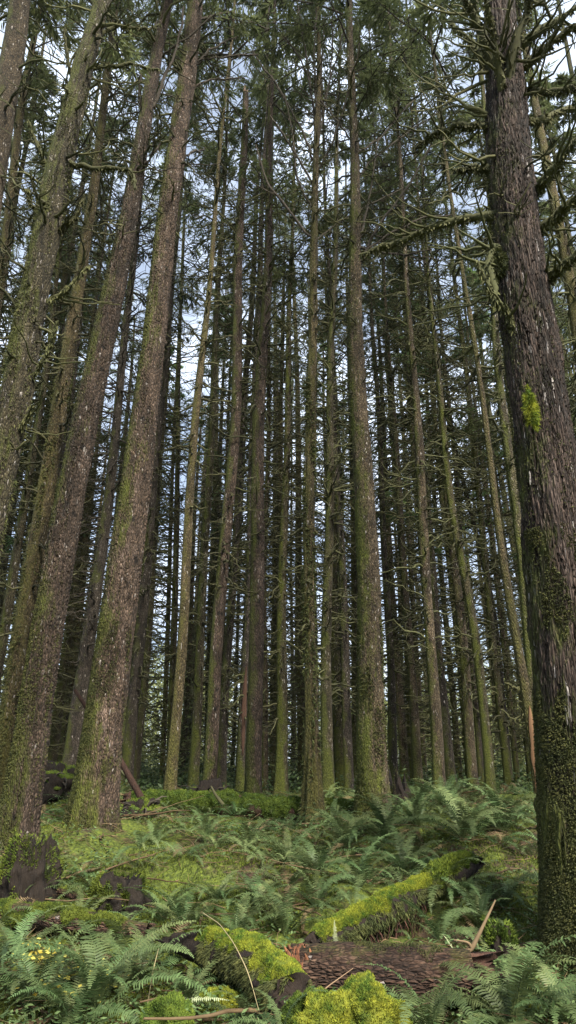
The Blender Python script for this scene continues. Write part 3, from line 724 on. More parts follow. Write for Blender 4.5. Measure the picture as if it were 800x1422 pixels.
# moss clump hanging on the huge trunk + moss skin on its foot and left side
def blades(mb, P, Nn, l, w, shade=(0.2, 1.0), up=0.3):
    n = len(P); d = norm(Nn + rng.normal(0, 0.5, (n, 3)) + np.array([0, 0, up])) * (l * rng.uniform(0.5, 1.3, n))[:, None]
    sv = norm(np.cross(d, rng.normal(0, 1, (n, 3)))) * (w * rng.uniform(0.6, 1.2, n))[:, None]
    v = np.stack([P - sv, P + sv, P + d], 1)
    mb.add(v.reshape(-1, 3), np.arange(n * 3).reshape(-1, 3), np.repeat(rng.uniform(shade[0], shade[1], n), 3))

def sample_trunk(key, n, z0, z1, keep):
    t = MAIN[key]; zf, Rd = t['R']
    z = rng.uniform(z0, z1, n); a = rng.uniform(0, 2 * math.pi, n)
    k = keep(z, a); z, a = z[k], a[k]
    c = t['cf'](z); r = np.interp(z, zf, Rd)
    N_ = np.stack([np.cos(a), np.sin(a), np.zeros(len(a))], -1)
    fl = {'ag': 0.28, 'h': 0.26, 'f': 0.32, 's': 0.6}.get(key, 0.3)
    ph = sum(ord(ch) for ch in key) * 1.7
    flv = 1 + fl * np.exp(-z / 0.35) * (1 + 0.45 * np.cos(4 * a + ph) + 0.25 * np.cos(7 * a + ph * 2))
    P = c + N_ * (r * flv * 0.985)[:, None]; P[:, 2] = z
    return P, N_
def moss_skin(key, n, z0, z1, keep, l, w, mat, up=-0.3, shade=(0.1, 0.9)):
    P, Nn = sample_trunk(key, n, z0, z1, keep); mb = MB(); blades(mb, P, Nn, l, w, shade, up)
    return mb.build('moss_skin', M[mat], MAIN[key]['root'], smooth=False)
def patch(z, a, thr, seed=1): return fbm(np.cos(a) * 2.0, np.sin(a) * 2.0, z * 1.5, seed, 4) > thr
moss_skin('ag', 95000, 0, 4.0, lambda z, a: patch(z, a, -0.95 + z * 0.30 + 0.35 * (np.cos(a) > 0.15) * (z > 1.0), 4), 0.024, 0.008, 'moss_dull')
moss_skin('ag', 16000, 3.0, 9.5, lambda z, a: patch(z, a, 0.25 + 0.5 * np.cos(a), 5), 0.024, 0.008, 'moss_dull')
moss_skin('h', 36000, 0, 2.8, lambda z, a: patch(z, a, -0.25 + z * 0.25 + 0.5 * np.cos(a) + rng.normal(0, .15, len(z)), 6), 0.02, 0.008, 'moss_dull')
moss_skin('f', 30000, 0, 3.5, lambda z, a: patch(z, a, -0.15 + z * 0.12 + 0.5 * np.cos(a) + rng.normal(0, .15, len(z)), 7), 0.02, 0.008, 'moss_dull')
moss_skin('a', 14000, 2, 12, lambda z, a: patch(z, a, 0.1, 8), 0.05, 0.009, 'moss_dull', -0.9)
moss_skin('v', 12000, 0, 3.2, lambda z, a: patch(z, a, -0.2 + z * 0.15, 9), 0.035, 0.012, 'moss_dull')
moss_skin('s', 12000, 0, 9, lambda z, a: patch(z, a, 0.1, 10), 0.06, 0.014, 'moss_dull', -0.8)
moss_skin('d', 9000, 0, 8, lambda z, a: patch(z, a, 0.1, 12), 0.05, 0.014, 'moss_dull', -0.8)

def clump(name, parent, centre, rad, mat, n=3000, l=0.03, w=0.006, up=0.0, seed=0, lump=0.25, mat2=None, flat=0.0, res=(40, 26)):
    """a lumpy body with blades all over; returns the object"""
    th, ph = np.meshgrid(np.linspace(0, 2 * math.pi, res[0], endpoint=False), np.linspace(0.02, math.pi - 0.02, res[1]))
    D = np.stack([np.sin(ph) * np.cos(th), np.sin(ph) * np.sin(th), np.cos(ph)], -1)
    k = 1 + lump * fbm(D[..., 0] * 1.7 + seed, D[..., 1] * 1.7, D[..., 2] * 1.7, seed, 4)
    P = D * np.array(rad) * k[..., None]
    idx = np.arange(res[0] * res[1]).reshape(res[1], res[0]); nx = np.roll(idx, -1, 1)
    Fq = np.stack([idx[:-1], idx[1:], nx[1:], nx[:-1]], -1).reshape(-1, 4)
    mb = MB(); mb.add(P.reshape(-1, 3), Fq, 0.25)
    d = norm(rng.normal(0, 1, (n, 3)) + np.array([0, 0, flat]))
    kk = 1 + lump * fbm(d[:, 0] * 1.7 + seed, d[:, 1] * 1.7, d[:, 2] * 1.7, seed, 4)
    p = d * np.array(rad) * kk[:, None] * 0.99
    blades(mb, p, norm(d / np.array(rad)), l, w, (0.2, 1.0), up)
    o = mb.build(name, M[mat], parent, smooth=False)
    o.location = centre
    return o
t = MAIN['ag']
c = at(737, 568, 6.7 - 0.36) - t['base']
clump('moss_clump', t['root'], c, (0.045, 0.04, 0.20), 'moss_bright', 3600, 0.05, 0.005, -1.1, 3, lump=0.6)['label'] = 'bright yellow-green hanging moss clump'
c = at(690, 365, 6.7 - 0.1) - t['base']
clump('moss_clump', t['root'], c, (0.10, 0.09, 0.18), 'moss_dull', 2200, 0.06, 0.008, -0.7, 4)

# ------------------------------------------------------------------ deep stand of background trees
BH = 26.0
def straight(z): return np.stack([np.zeros_like(z), np.zeros_like(z), z], -1)
var = []
for k in range(6):
    mbt = MB(); zf = np.arange(0, BH + 0.4, 0.5); wob = np.stack([0.05 * np.sin(zf * 0.4 + k), 0.05 * np.cos(zf * 0.33 + k * 2), zf], -1)
    trunk_mesh(mbt, wob, 0.15 * (1 - zf / (BH + 1)) ** 0.6 + 0.01, 12, 0.08, 0.5, k)
    tm = [mbt.mesh('far_trunk', M[x]) for x in ('bark_moss', 'bark_moss', 'bark_brown', 'bark_yellow')]
    mbd = MB(); branch_set(mbd, straight, 1.2, 14, 105 + 14 * k, (0.6, 2.1), 0.020, 0.008, 0.05, 5, curl=0.7)
    dm = mbd.mesh('far_twigs', M['twig'])
    ml = MB(); crown_set(ml, ml, straight, 13.0 + k * 1.2, BH, 16, 2.3, T=13, K=11, leaf=(0.24, 0.036))
    cm = ml.mesh('far_crown', [M['needles_far_lightened'], M['twig_dark']], False)
    var.append((tm, dm, cm))
hv = []
for k in range(2):
    ml = MB(); crown_set(ml, ml, straight, 7.5, 22, 55, 2.9, T=16, K=13, leaf=(0.24, 0.040), droop=0.8)
    hv.append(ml.mesh('hemlock_crown', [M['needles_light'], M['twig_dark']], False))

fc = []
for k in range(2):
    ml = MB(); crown_set(ml, ml, straight, 10.5, 25, 40, 2.8, T=15, K=13, leaf=(0.22, 0.038), droop=0.9)
    fc.append(ml.mesh('full_crown', [M['needles'], M['twig_dark']], False))
mains = [(v['base'][0], v['base'][1]) for v in MAIN.values()]
spots = []
def free(x, y, d):
    return all((x - a) ** 2 + (y - b_) ** 2 > d * d for a, b_ in spots + mains)
tries = 0
while len(spots) < 108 and tries < 20000:
    tries += 1
    y = 19 + 29 * random.random() ** 0.9; x = random.uniform(-1, 1) * (0.46 * y + 3)
    if free(x, y, 1.35): spots.append((x, y))
GB = 'spruces deep in the forest behind the front trunks'
def px_of(x, y, z):
    d = np.array([x, y, z - CAMZ]); dep = d[1] * CP + d[2] * SP; up = -d[1] * SP + d[2] * CP
    return CXP + FPX * x / dep, CYP - FPX * up / dep
def bg_label(x, y):
    px, _ = px_of(x, y, 4)
    zones = [(-1e9, 0, 'at the far left margin'), (0, 130, 'behind the leaning trunks on the left'), (130, 240, 'just right of the biggest leaning trunk'), (240, 345, 'behind the trunk with the splintered top'),
             (345, 430, 'behind the straight trunk near the centre'), (430, 520, 'behind the olive fan-limbed trunk'), (520, 600, 'just right of the stout centre spruce'),
             (600, 700, 'behind the slim leaning trunks on the right'), (700, 1e9, 'behind the huge right trunk')]
    z = [q[2] for q in zones if q[0] <= px < q[1]][0]
    d = 'slim dark spruce' if y < 28 else ('thin distant spruce' if y < 42 else 'very distant faint spruce')
    return d + ' ' + z
for i, (x, y) in enumerate(spots):
    tm, dm, cm = var[i % 6]
    root = empty('distant_spruce', (x, y, H(x, y) - 0.1)); tag(root, bg_label(x, y), 'tree', GB + ', seen ' + bg_label(x, y).split('spruce ')[1])
    s = random.uniform(0.8, 1.2); lean = 0.02
    root.rotation_euler = (random.gauss(0, lean), random.gauss(0, lean) - x * 0.0006, random.uniform(0, 6.28))
    root.scale = (1, 1, s)
    inst('trunk', random.choice(tm), root, sc=(random.uniform(0.6, 1.25),) * 2 + (1,))
    tag(inst('dead_twigs', dm, root), kind='stuff')
    inst('crown', cm, root)
# lighter hemlocks among them
for i, (px, y, lab) in enumerate([(585, 21.5, 'light green hemlock glowing behind the front trunks right of the stout centre spruce'), (610, 27, 'farther light green hemlock behind the right hand slim trunks'),
                           (300, 27, 'light green hemlock behind the trunk with the splintered top'), (40, 22, 'light green hemlock behind the leaning trunks at the left'), (215, 31, 'light green hemlock showing just right of the biggest leaning trunk'),
                           (700, 25, 'light green hemlock showing between the slim leaning trees and the huge trunk'), (455, 30, 'light green hemlock behind the olive fan-limbed trunk')]):
    x = (px - 400) / 940 * y * 1.05
    root = empty('hemlock_tree', (x, y, H(x, y) - 0.1)); tag(root, lab, 'tree', 'light green hemlocks deep in the forest')
    inst('trunk', var[i % 6][0][1], root, sc=(0.8, 0.8, 0.9)); tag(inst('dead_twigs', var[i % 6][1], root), kind='stuff')
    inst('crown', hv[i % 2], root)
    root.rotation_euler = (0, 0, i * 1.3)

for i, (px, y, s_) in enumerate([(-40, 15.5, 0.9), (22, 19.5, 1.0), (112, 20.5, 1.05), (-110, 19, 1.0), (840, 17, 0.95), (775, 21, 1.0), (722, 18.5, 1.0), (900, 13.5, 0.8), (545, 23.5, 1.1), (655, 20, 1.0)]):
    x = (px - 400) / 940 * y * 1.12
    lab = ['spruce with low drooping needles beyond the far left trunks', 'spruce with full drooping crown behind the shaggy moss-coated trunk', 'full crowned spruce between the yellow-green and the pinkish leaning trunks', 'spruce at the left border with drooping foliage',
           'full crowned spruce behind the huge trunk at the right border', 'drooping spruce seen right of the huge trunk', 'full crowned spruce seen just left of the huge trunk top', 'needled spruce overhanging the upper right corner', 'full crowned spruce right behind the stout centre spruce', 'drooping spruce above the slim leaning trunks on the right'][i]
    root = empty('spruce_tree', (x, y, H(x, y) - 0.1)); tag(root, lab, 'tree', 'full crowned spruces in the second row')
    inst('trunk', var[i % 6][0][i % 2], root, sc=(0.75, 0.75, 1)); tag(inst('dead_twigs', var[i % 6][1], root), kind='stuff')
    inst('crown', fc[i % 2], root, sc=(1, 1, s_)); root.rotation_euler = (0, 0, i * 2.1)

# far wood: one mass past the trees one can count
mb = MB()
n = 150
yy = rng.uniform(84, 105, n); xx = rng.uniform(-1, 1, n) * (0.5 * yy + 6); zz = height(xx, yy)
L_ = rng.uniform(10, 17, n)
P = np.stack([np.stack([xx, yy, zz - 0.2], -1), np.stack([xx + rng.normal(0, .3, n), yy, zz + L_ / 2], -1), np.stack([xx + rng.normal(0, .6, n), yy, zz + L_], -1)], 1)
tubes(mb, P, np.stack([rng.uniform(.12, .25, n), np.full(n, .12), np.full(n, .02)], -1), 6, 0.1)
q = 90000
k = rng.integers(0, n, q); zt = rng.uniform(0.02, 1, q) ** 1.1
rad = 3.2 * (1 - zt) ** 0.5 * rng.uniform(0, 1, q) ** 0.6 * np.clip(zt * 3, 0.3, 1); a = rng.uniform(0, 6.283, q)
p = np.stack([xx[k] + rad * np.cos(a), yy[k] + rad * np.sin(a), zz[k] + zt * L_[k]], -1)
d = norm(np.stack([np.cos(a), np.sin(a), rng.uniform(-1.0, 0.1, q)], -1)) * rng.uniform(0.3, 0.9, q)[:, None]
wv = norm(np.cross(d, rng.normal(0, 1, (q, 3)))) * 0.09
mb.add(np.stack([p, p + d * .5 + wv, p + d, p + d * .5 - wv], 1).reshape(-1, 3), np.arange(q * 4).reshape(-1, 4), np.repeat(rng.uniform(0, 1, q), 4))
tag(mb.build('far_forest', M['leaves_far'], smooth=False), 'pale mass of forest, coloured as if sunlit, far behind all the trunks', 'forest', kind='stuff')

# ------------------------------------------------------------------ thin haze volume, added to lighten the far trees
hm = bpy.data.materials.new('added_haze'); hm.use_nodes = True; hm.node_tree.nodes.clear()
ho = hm.node_tree.nodes.new('ShaderNodeOutputMaterial'); pv = hm.node_tree.nodes.new('ShaderNodeVolumePrincipled')
pv.inputs['Density'].default_value = 0.0002; pv.inputs['Color'].default_value = (0.93, 0.97, 0.86, 1); pv.inputs['Anisotropy'].default_value = 0.3
hm.node_tree.links.new(pv.outputs[0], ho.inputs['Volume'])
bx = np.array([[x, y, z] for x in (-460, 460) for y in (-460, 460) for z in (-2.5, 42)], float)
mb = MB(); mb.add(bx, np.array([[0, 1, 3, 2], [4, 6, 7, 5], [0, 4, 5, 1], [2, 3, 7, 6], [0, 2, 6, 4], [1, 5, 7, 3]]))
tag(mb.build('haze', hm, smooth=False), 'faint haze added through the whole forest to lighten its depth', 'haze', kind='stuff')

# ------------------------------------------------------------------ logs, stumps, boulders of moss
def log_body(mb, P, r, sides=40, rings=70, lump=0.12, seed=0, shade=0.4, grain=0.02):
    """P list of 3D points, r list of radii; returns sampled ring centres, radii"""
    P = np.array(P, float); n = len(P)
    d = np.concatenate([[0], np.cumsum(np.linalg.norm(P[1:] - P[:-1], axis=1))])
    t = np.linspace(0, d[-1], rings)
    Q = np.stack([np.interp(t, d, P[:, k]) for k in range(3)], -1)
    for _ in range(6): Q[1:-1] = (Q[:-2] + 2 * Q[1:-1] + Q[2:]) / 4
    rr = np.interp(t, d, r)
    T = np.gradient(Q, axis=0); T = norm(T)
    U = norm(np.cross(T, np.array([0, 0, 1.0]))); V = np.cross(U, T)
    a = np.arange(sides) * 2 * math.pi / sides
    A, TT = np.meshgrid(a, t)
    k = 1 + lump * fbm(np.cos(A) * 1.5 + seed, np.sin(A) * 1.5, TT * 3, seed, 4) + grain * fbm(np.cos(A) * 14, np.sin(A) * 14, TT * 5, seed + 5, 3)
    ringv = Q[:, None] + (rr[:, None] * k)[..., None] * (U[:, None] * np.cos(A)[..., None] + V[:, None] * np.sin(A)[..., None])
    idx = np.arange(rings * sides).reshape(rings, sides); nx = np.roll(idx, -1, 1)
    mb.add(ringv.reshape(-1, 3), np.stack([idx[:-1], nx[:-1], nx[1:], idx[1:]], -1).reshape(-1, 4), shade)
    return Q, rr, U, V, k, a

def end_cap(mb, Q, rr, U, V, i, jag=0.1, depth=0.1, out=1, seed=0, shade=0.6, n=24):
    T = np.cross(U[i], V[i]) * out
    if np.dot(T, (Q[0] - Q[-1]) if i == 0 else (Q[-1] - Q[0])) < 0: T = -T
    rs = np.linspace(1.02, 0, 6); a = np.arange(n) * 2 * math.pi / n
    Rr, A = np.meshgrid(rs, a, indexing='ij')
    off = depth * (1 - Rr) + jag * fbm(Rr * np.cos(A) * 3 + seed, Rr * np.sin(A) * 3, 0, seed, 3)
    P = Q[i] + rr[i] * Rr[..., None] * (U[i] * np.cos(A)[..., None] + V[i] * np.sin(A)[..., None]) + T * off[..., None]
    idx = np.arange(6 * n).reshape(6, n); nx = np.roll(idx, -1, 1)
    mb.add(P.reshape(-1, 3), np.stack([idx[:-1], nx[:-1], nx[1:], idx[1:]], -1).reshape(-1, 4), shade)

def log_moss(root, name, mat, Q, rr, U, V, k, amin, amax, n, l, w, thick=0.02, t0=0.0, t1=1.0, up=0.2, seed=0, edge=0.35):
    """a cushion of moss over the angular range amin..amax of the log (90 = top) with blades"""
    R_, S_ = k.shape; mb = MB()
    na = 26; ai = np.linspace(amin, amax, na); i0, i1 = int(t0 * (R_ - 1)), int(t1 * (R_ - 1))
    ring = np.arange(i0, i1 + 1)
    A, I = np.meshgrid(ai, ring)
    wob = edge * fbm(I * 0.25, seed, 0, seed, 3)
    s = (ai - amin) / (amax - amin); A = A + wob * (1 - np.abs(2 * s - 1) * 0)[None] * np.where(s < 0.5, 1, -1)[None]
    kk = k[I, np.round((A / (2 * math.pi) * S_)).astype(int) % S_]
    bulge = thick * np.sin(np.pi * s)[None] ** 0.5 * (1 + 0.6 * fbm(I * 0.3, A * 3, 0, seed + 2, 3)) * np.clip(np.minimum(I - i0, i1 - I) / 4.0, 0, 1)
    rad = rr[I] * kk + bulge - 0.006
    Nn = U[I] * np.cos(A)[..., None] + V[I] * np.sin(A)[..., None]
    P = Q[I] + rad[..., None] * Nn
    idx = np.arange(P.shape[0] * na).reshape(-1, na)
    mb.add(P.reshape(-1, 3), np.stack([idx[:-1, :-1], idx[1:, :-1], idx[1:, 1:], idx[:-1, 1:]], -1).reshape(-1, 4), 0.2)
    u = rng.uniform(0, P.shape[0] - 1.001, n); v = rng.uniform(0, na - 1.001, n); iu, iv = u.astype(int), v.astype(int)
    fu, fv = (u - iu)[:, None], (v - iv)[:, None]
    p = P[iu, iv] * (1 - fu) * (1 - fv) + P[iu + 1, iv] * fu * (1 - fv) + P[iu, iv + 1] * (1 - fu) * fv + P[iu + 1, iv + 1] * fu * fv
    blades(mb, p, Nn[iu, iv], l, w, (0.15, 1.0), up)
    return mb.build(name, M[mat], root, smooth=False)

def strands(root, name, mat, Q, rr, n, lmin, lmax, w, t0=0, t1=1, side=None, seed=0):
    mb = MB(); u = rng.uniform(t0, t1, n) * (len(Q) - 1.01); i = u.astype(int); f = (u - i)[:, None]
    c = Q[i] * (1 - f) + Q[i + 1] * f
    off = rng.uniform(-0.9, 0.9, n); c = c + np.stack([np.zeros(n), off * rr[i], -np.sqrt(1 - off ** 2) * rr[i] * 0.8], -1)
    L = rng.uniform(lmin, lmax, n); s = np.linspace(0, 1, 5)
    P = c[:, None] + np.stack([0.03 * np.sin(s[None] * 5 + rng.uniform(0, 6, n)[:, None]), 0.02 * np.cos(s[None] * 4 + rng.uniform(0, 6, n)[:, None]), -s[None] * L[:, None]], -1)
    tubes(mb, P, w * (1 - s)[None] * rng.uniform(0.5, 1.4, n)[:, None] + 0.002, 4, rng.uniform(0, 1, n))
    return mb.build(name, M[mat], root)

def lay(px, py, r_, lift=0.0):
    d = ray(px, py); t_ = np.arange(3.5, 40, 0.01); P_ = np.array([0, 0, CAMZ])[None] + d[None] * t_[:, None]
    ok = P_[:, 2] - r_ * 0.85 - lift < height(P_[:, 0], P_[:, 1])
    return P_[int(np.argmax(ok))]
# 1 the sawn red-brown log
r = 0.175
A0 = lay(404, 1349, r); B0 = lay(655, 1356, r)
root = empty('fallen_log', (A0 + B0) / 2); root['label'] = 'bare red-brown log lying level, its left end torn showing reddish wood'; tag(root, None, 'log')
o_ = np.array(root.location)
mb = MB(); Q, rr, U, V, k, a = log_body(mb, [A0 - o_, (A0 * 2 + B0) / 3 - o_ + [0, 0, .01], (A0 + 2 * B0) / 3 - o_, B0 - o_], [r * .93, r * 1.04, r * 1.02, r * 0.9], 64, 120, 0.08, 3, grain=0.035)
mb.build('bark', M['log_bark'], root)
mb = MB(); end_cap(mb, Q, rr * 0.97, U, V, 0, 0.14, 0.02, seed=2, n=36); mb.build('split_end', M['cut'], root)
mb = MB(); end_cap(mb, Q, rr * 0.97, U, V, -1, 0.25, 0.10, seed=5, n=36)
for q in range(26):
    b0 = Q[-1] + np.array([rng.uniform(-0.05, 0.02), rng.uniform(-.12, .12), rng.uniform(-.12, .12)]); dd = np.array([rng.uniform(0.03, 0.16), rng.uniform(-.05, .05), rng.uniform(-.04, .05)])
    tubes(mb, np.array([b0, b0 + dd * .6, b0 + dd]), np.array([0.03, 0.02, 0.003]), 5, rng.uniform(0, 1))
mb.build('rotten_end', M['rot_red'], root)
# torn splinter of orange wood at the left top edge
mb = MB(); s0 = A0 + [0, 0, r * 0.8] - o_
for q in range(12):
    b0 = s0 + np.array([rng.uniform(-0.02, 0.18), rng.uniform(-.14, -.02), rng.uniform(-.06, .0)]); tubes(mb, np.array([b0 - [0.0, 0, .04], b0, b0 + [-0.01 - 0.002 * q, 0, 0.05]]), np.array([.02, .018, .004]), 4, rng.uniform(0, 1))
mb.build('torn_splinters', M['cut'], root)
log_moss(root, 'torn_wood', 'cut', Q, rr, U, V, k, R(20), R(100), 20, 0.01, 0.003, 0.012, 0.0, 0.11, seed=14, edge=1.0)
log_moss(root, 'dusting_of_moss', 'moss_dull', Q, rr, U, V, k, R(60), R(120), 1800, 0.02, 0.005, 0.004, 0.35, 0.85, seed=8)
LOG1 = o_

# 2 diagonal mossy log over the hollow
A0 = lay(438, 1314, .11, 0.04); B0 = lay(585, 1236, .12, 0.24); C0 = lay(655, 1198, .10, 0.10)
mid = (A0 + B0) / 2
root = empty('fallen_log', mid); tag(root, 'bright mossy log slanting up rightwards behind the bare red-brown log, roots hanging beneath', 'log')
mb = MB(); Q, rr, U, V, k, a = log_body(mb, [A0 - mid, (A0 + B0) / 2 - mid, B0 - mid, C0 - mid], [.10, .12, .12, .10], 40, 110, 0.12, 6)
end_cap(mb, Q, rr, U, V, 0, 0.1, 0.05, seed=1); end_cap(mb, Q, rr, U, V, -1, 0.1, 0.05, seed=1)
mb.build('bark', M['rot'], root)
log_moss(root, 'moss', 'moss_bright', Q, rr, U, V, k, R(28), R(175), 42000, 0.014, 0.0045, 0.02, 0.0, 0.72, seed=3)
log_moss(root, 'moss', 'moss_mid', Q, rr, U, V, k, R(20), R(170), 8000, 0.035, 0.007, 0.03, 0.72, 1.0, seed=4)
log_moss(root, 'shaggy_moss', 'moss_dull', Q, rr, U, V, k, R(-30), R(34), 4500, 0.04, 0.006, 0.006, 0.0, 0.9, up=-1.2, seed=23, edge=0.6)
strands(root, 'hanging_roots', 'rot_red', Q, rr, 170, 0.08, 0.42, 0.008, 0.18, 0.66)
strands(root, 'hanging_moss', 'moss_dull', Q, rr, 260, 0.06, 0.24, 0.006, 0.05, 0.66)

# 3 black broken log with a bright moss ridge, bottom middle
A0 = lay(243, 1309, .06, .22); B0 = lay(300, 1320, .13, .14); C0 = lay(365, 1354, .14, .08); D0 = lay(408, 1388, .13, 0.0)
mid = (B0 + C0) / 2
root = empty('fallen_log', mid); tag(root, 'black rotten log with pointed broken left end and a bright moss ridge', 'log')
mb = MB(); Q, rr, U, V, k, a = log_body(mb, [A0 - mid, B0 - mid, C0 - mid, D0 - mid], [.06, .135, .155, .16], 40, 90, 0.3, 12, grain=0.06)
end_cap(mb, Q, rr, U, V, 0, 0.1, 0.14, seed=3); end_cap(mb, Q, rr, U, V, -1, 0.05, 0.05, seed=3)
mb.build('rotten_wood', M['rot'], root)
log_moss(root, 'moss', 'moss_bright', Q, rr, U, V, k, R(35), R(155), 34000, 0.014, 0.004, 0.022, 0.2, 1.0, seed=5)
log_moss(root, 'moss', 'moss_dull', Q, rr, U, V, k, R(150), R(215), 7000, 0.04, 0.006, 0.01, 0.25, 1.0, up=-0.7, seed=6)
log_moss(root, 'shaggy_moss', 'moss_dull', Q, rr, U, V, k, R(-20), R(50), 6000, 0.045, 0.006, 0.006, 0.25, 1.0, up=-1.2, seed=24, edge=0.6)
strands(root, 'hanging_moss', 'moss_dull', Q, rr, 160, 0.05, 0.2, 0.006, 0.2, 1.0)

# 4 long horizontal mossy log behind
A0 = at(178, 1112, 12.4); B0 = at(280, 1118, 12.3); C0 = at(400, 1125, 12.2); D0 = at(525, 1130, 12.0)
mid = (B0 + C0) / 2
root = empty('fallen_log', mid); tag(root, 'long moss-covered log lying level along the foot of the forest', 'log')
mb = MB(); Q, rr, U, V, k, a = log_body(mb, [A0 - mid, B0 - mid, C0 - mid, D0 - mid], [.13, .18, .17, .13], 32, 150, 0.2, 22)
end_cap(mb, Q, rr, U, V, 0, 0.1, 0.05, seed=4); end_cap(mb, Q, rr, U, V, -1, 0.1, 0.05, seed=4)
mb.build('bark', M['rot_red'], root)
log_moss(root, 'moss', 'moss_mid', Q, rr, U, V, k, R(-25), R(195), 34000, 0.022, 0.008, 0.045, 0.02, 0.99, seed=9, edge=0.6)

# 5 low log at the left
A0 = lay(-30, 1272, .1); B0 = lay(90, 1277, .1, .06); C0 = lay(205, 1292, .06, .03)
mid = B0
root = empty('fallen_log', mid); tag(root, 'low brown log with patchy moss lying level below the black stump at the left', 'log')
mb = MB(); Q, rr, U, V, k, a = log_body(mb, [A0 - mid, B0 - mid, C0 - mid], [.11, .10, .06], 28, 90, 0.2, 31)
end_cap(mb, Q, rr, U, V, 0, 0.1, 0.05); end_cap(mb, Q, rr, U, V, -1, 0.1, 0.05); mb.build('bark', M['log_bark'], root)
log_moss(root, 'moss', 'moss_mid', Q, rr, U, V, k, R(5), R(165), 12000, 0.018, 0.005, 0.02, 0.0, 0.9, seed=11, edge=0.8)
strands(root, 'hanging_moss', 'moss_dull', Q, rr, 200, 0.05, 0.16, 0.006, 0.1, 0.9)

# small branch lying by the left stump
A0 = lay(70, 1234, .03); B0 = lay(105, 1245, .03); C0 = lay(140, 1262, .02)
mb = MB(); log_body(mb, [A0, B0, C0], [.03, .035, .02], 10, 30, 0.1, 2); tag(mb.build('fallen_branch', M['log_bark']), 'short brown fallen branch on the ground right of the black stump', 'branch')

# leaning dead pole
A0 = at(197, 1110, 11.6); B0 = at(165, 1052, 11.7); C0 = at(104, 958, 11.9)
mb = MB(); log_body(mb, [A0, B0, C0], [.055, .045, .03], 12, 50, 0.12, 4, shade=0.3); tag(mb.build('dead_pole', M['rot_red']), 'broken dark red-brown pole leaning behind the biggest leaning trunk', 'branch')
for i, (p1, p2, p3, lab) in enumerate([((185, 1085), (172, 1075), (160, 1062), 'thin dead branch poking up at the left end of the long mossy log'), ((310, 1118), (300, 1105), (293, 1092), 'dead stick propped on the long mossy log beside the upturned roots')]):
    A0, B0, C0 = at(*p1, 11.9), at(*p2, 11.9), at(*p3, 12.0)
    mb = MB(); log_body(mb, [A0, B0, C0], [.03, .025, .015], 8, 20, 0.1, 4); tag(mb.build('dead_branch', M['twig']), lab, 'branch')

def stump(name, px, py, Y, w, h, lean=0.0, label='', mats=('rot', 'moss_mid'), seed=0, mossn=3500, jag=0.35, top_moss=True, sides=56, fl=0.35):
    p = ground_px(px, py) if Y < 9 else at(px, py, Y); Y = p[1]; z0 = H(p[0], Y) - 0.08
    root = empty(name, (p[0], Y, z0)); tag(root, label, 'stump')
    mb = MB(); rings = 34; a = np.arange(sides) * 2 * math.pi / sides; z = np.linspace(0, 1, rings)
    A, Z_ = np.meshgrid(a, z)
    topz = h * (1 + jag * fbm(np.cos(A) * 2.2 + seed, np.sin(A) * 2.2, 0, seed, 3) + 0.10 * vnoise(np.cos(A) * 9, np.sin(A) * 9, 0, seed))
    r_ = w / 2 * (1 + fl * (1 - Z_) ** 2.5 - 0.28 * Z_ ** 3) * (1 + 0.20 * fbm(np.cos(A) * 3 + seed, np.sin(A) * 3, Z_ * 1.2, seed + 1, 3) - 0.22 * np.abs(fbm(np.cos(A) * 9, np.sin(A) * 9, Z_ * 0.8, seed + 2, 2)) + 0.09 * fbm(np.cos(A) * 5, np.sin(A) * 5, Z_ * 7, seed + 6, 3))
    P = np.stack([r_ * np.cos(A) + lean * Z_ * h, r_ * np.sin(A), Z_ * topz], -1)
    idx = np.arange(rings * sides).reshape(rings, sides); nx = np.roll(idx, -1, 1)
    mb.add(P.reshape(-1, 3), np.stack([idx[:-1], nx[:-1], nx[1:], idx[1:]], -1).reshape(-1, 4), 0.35)
    # hollow top
    rs = np.linspace(1, 0, 8)[:, None, None]
    c = P[-1].mean(0)
    Pt = c + (P[-1] - c)[None] * rs; Pt[..., 2] -= 0.35 * h * (1 - rs[..., 0]) ** 0.6 + 0.05 * fbm(Pt[..., 0] * 12, Pt[..., 1] * 12, 0, seed, 2) * (rs[..., 0] < 0.99)
    idx = np.arange(8 * sides).reshape(8, sides); nx = np.roll(idx, -1, 1)
    mb.add(Pt.reshape(-1, 3), np.stack([idx[:-1], nx[:-1], nx[1:], idx[1:]], -1).reshape(-1, 4), 0.1)
    mb.build('rotten_wood', M[mats[0]], root)
    if mossn:
        mb = MB(); i = rng.integers(0, rings, mossn * 3); j = rng.integers(0, sides, mossn * 3)
        keep = fbm(np.cos(a[j]) * 1.5 + seed, np.sin(a[j]) * 1.5, z[i] * 2, seed + 9, 3) + (z[i] - 0.6) * 0.9 > 0.05
        i, j = i[keep][:mossn], j[keep][:mossn]
        Nn = np.stack([np.cos(a[j]), np.sin(a[j]), z[i] * 0.8], -1)
        blades(mb, P[i, j] + rng.normal(0, 0.012, (len(i), 3)), Nn, 0.035, 0.007, (0.1, 0.9), 0.2)
        mb.build('moss', M[mats[1]], root, smooth=False)
    return root
stump('tree_stump', 32, 1250, 7.75, 0.56, 0.62, 0.05, 'black jagged rotten stump at the left edge', seed=3, mossn=5000, jag=0.10)
stump('tree_stump', 168, 1262, 7.9, 0.56, 0.36, 0.0, 'crumbling dark stump with a fern drooping off its top', ('rot', 'moss_mid'), seed=8, mossn=14000, jag=0.15)
stump('tree_stump', 560, 1095, 13.2, 0.42, 0.62, -0.15, 'mossy snag between stout centre spruce and greyish leaning pair', ('rot', 'moss_dull'), seed=5, mossn=1800, jag=0.6)
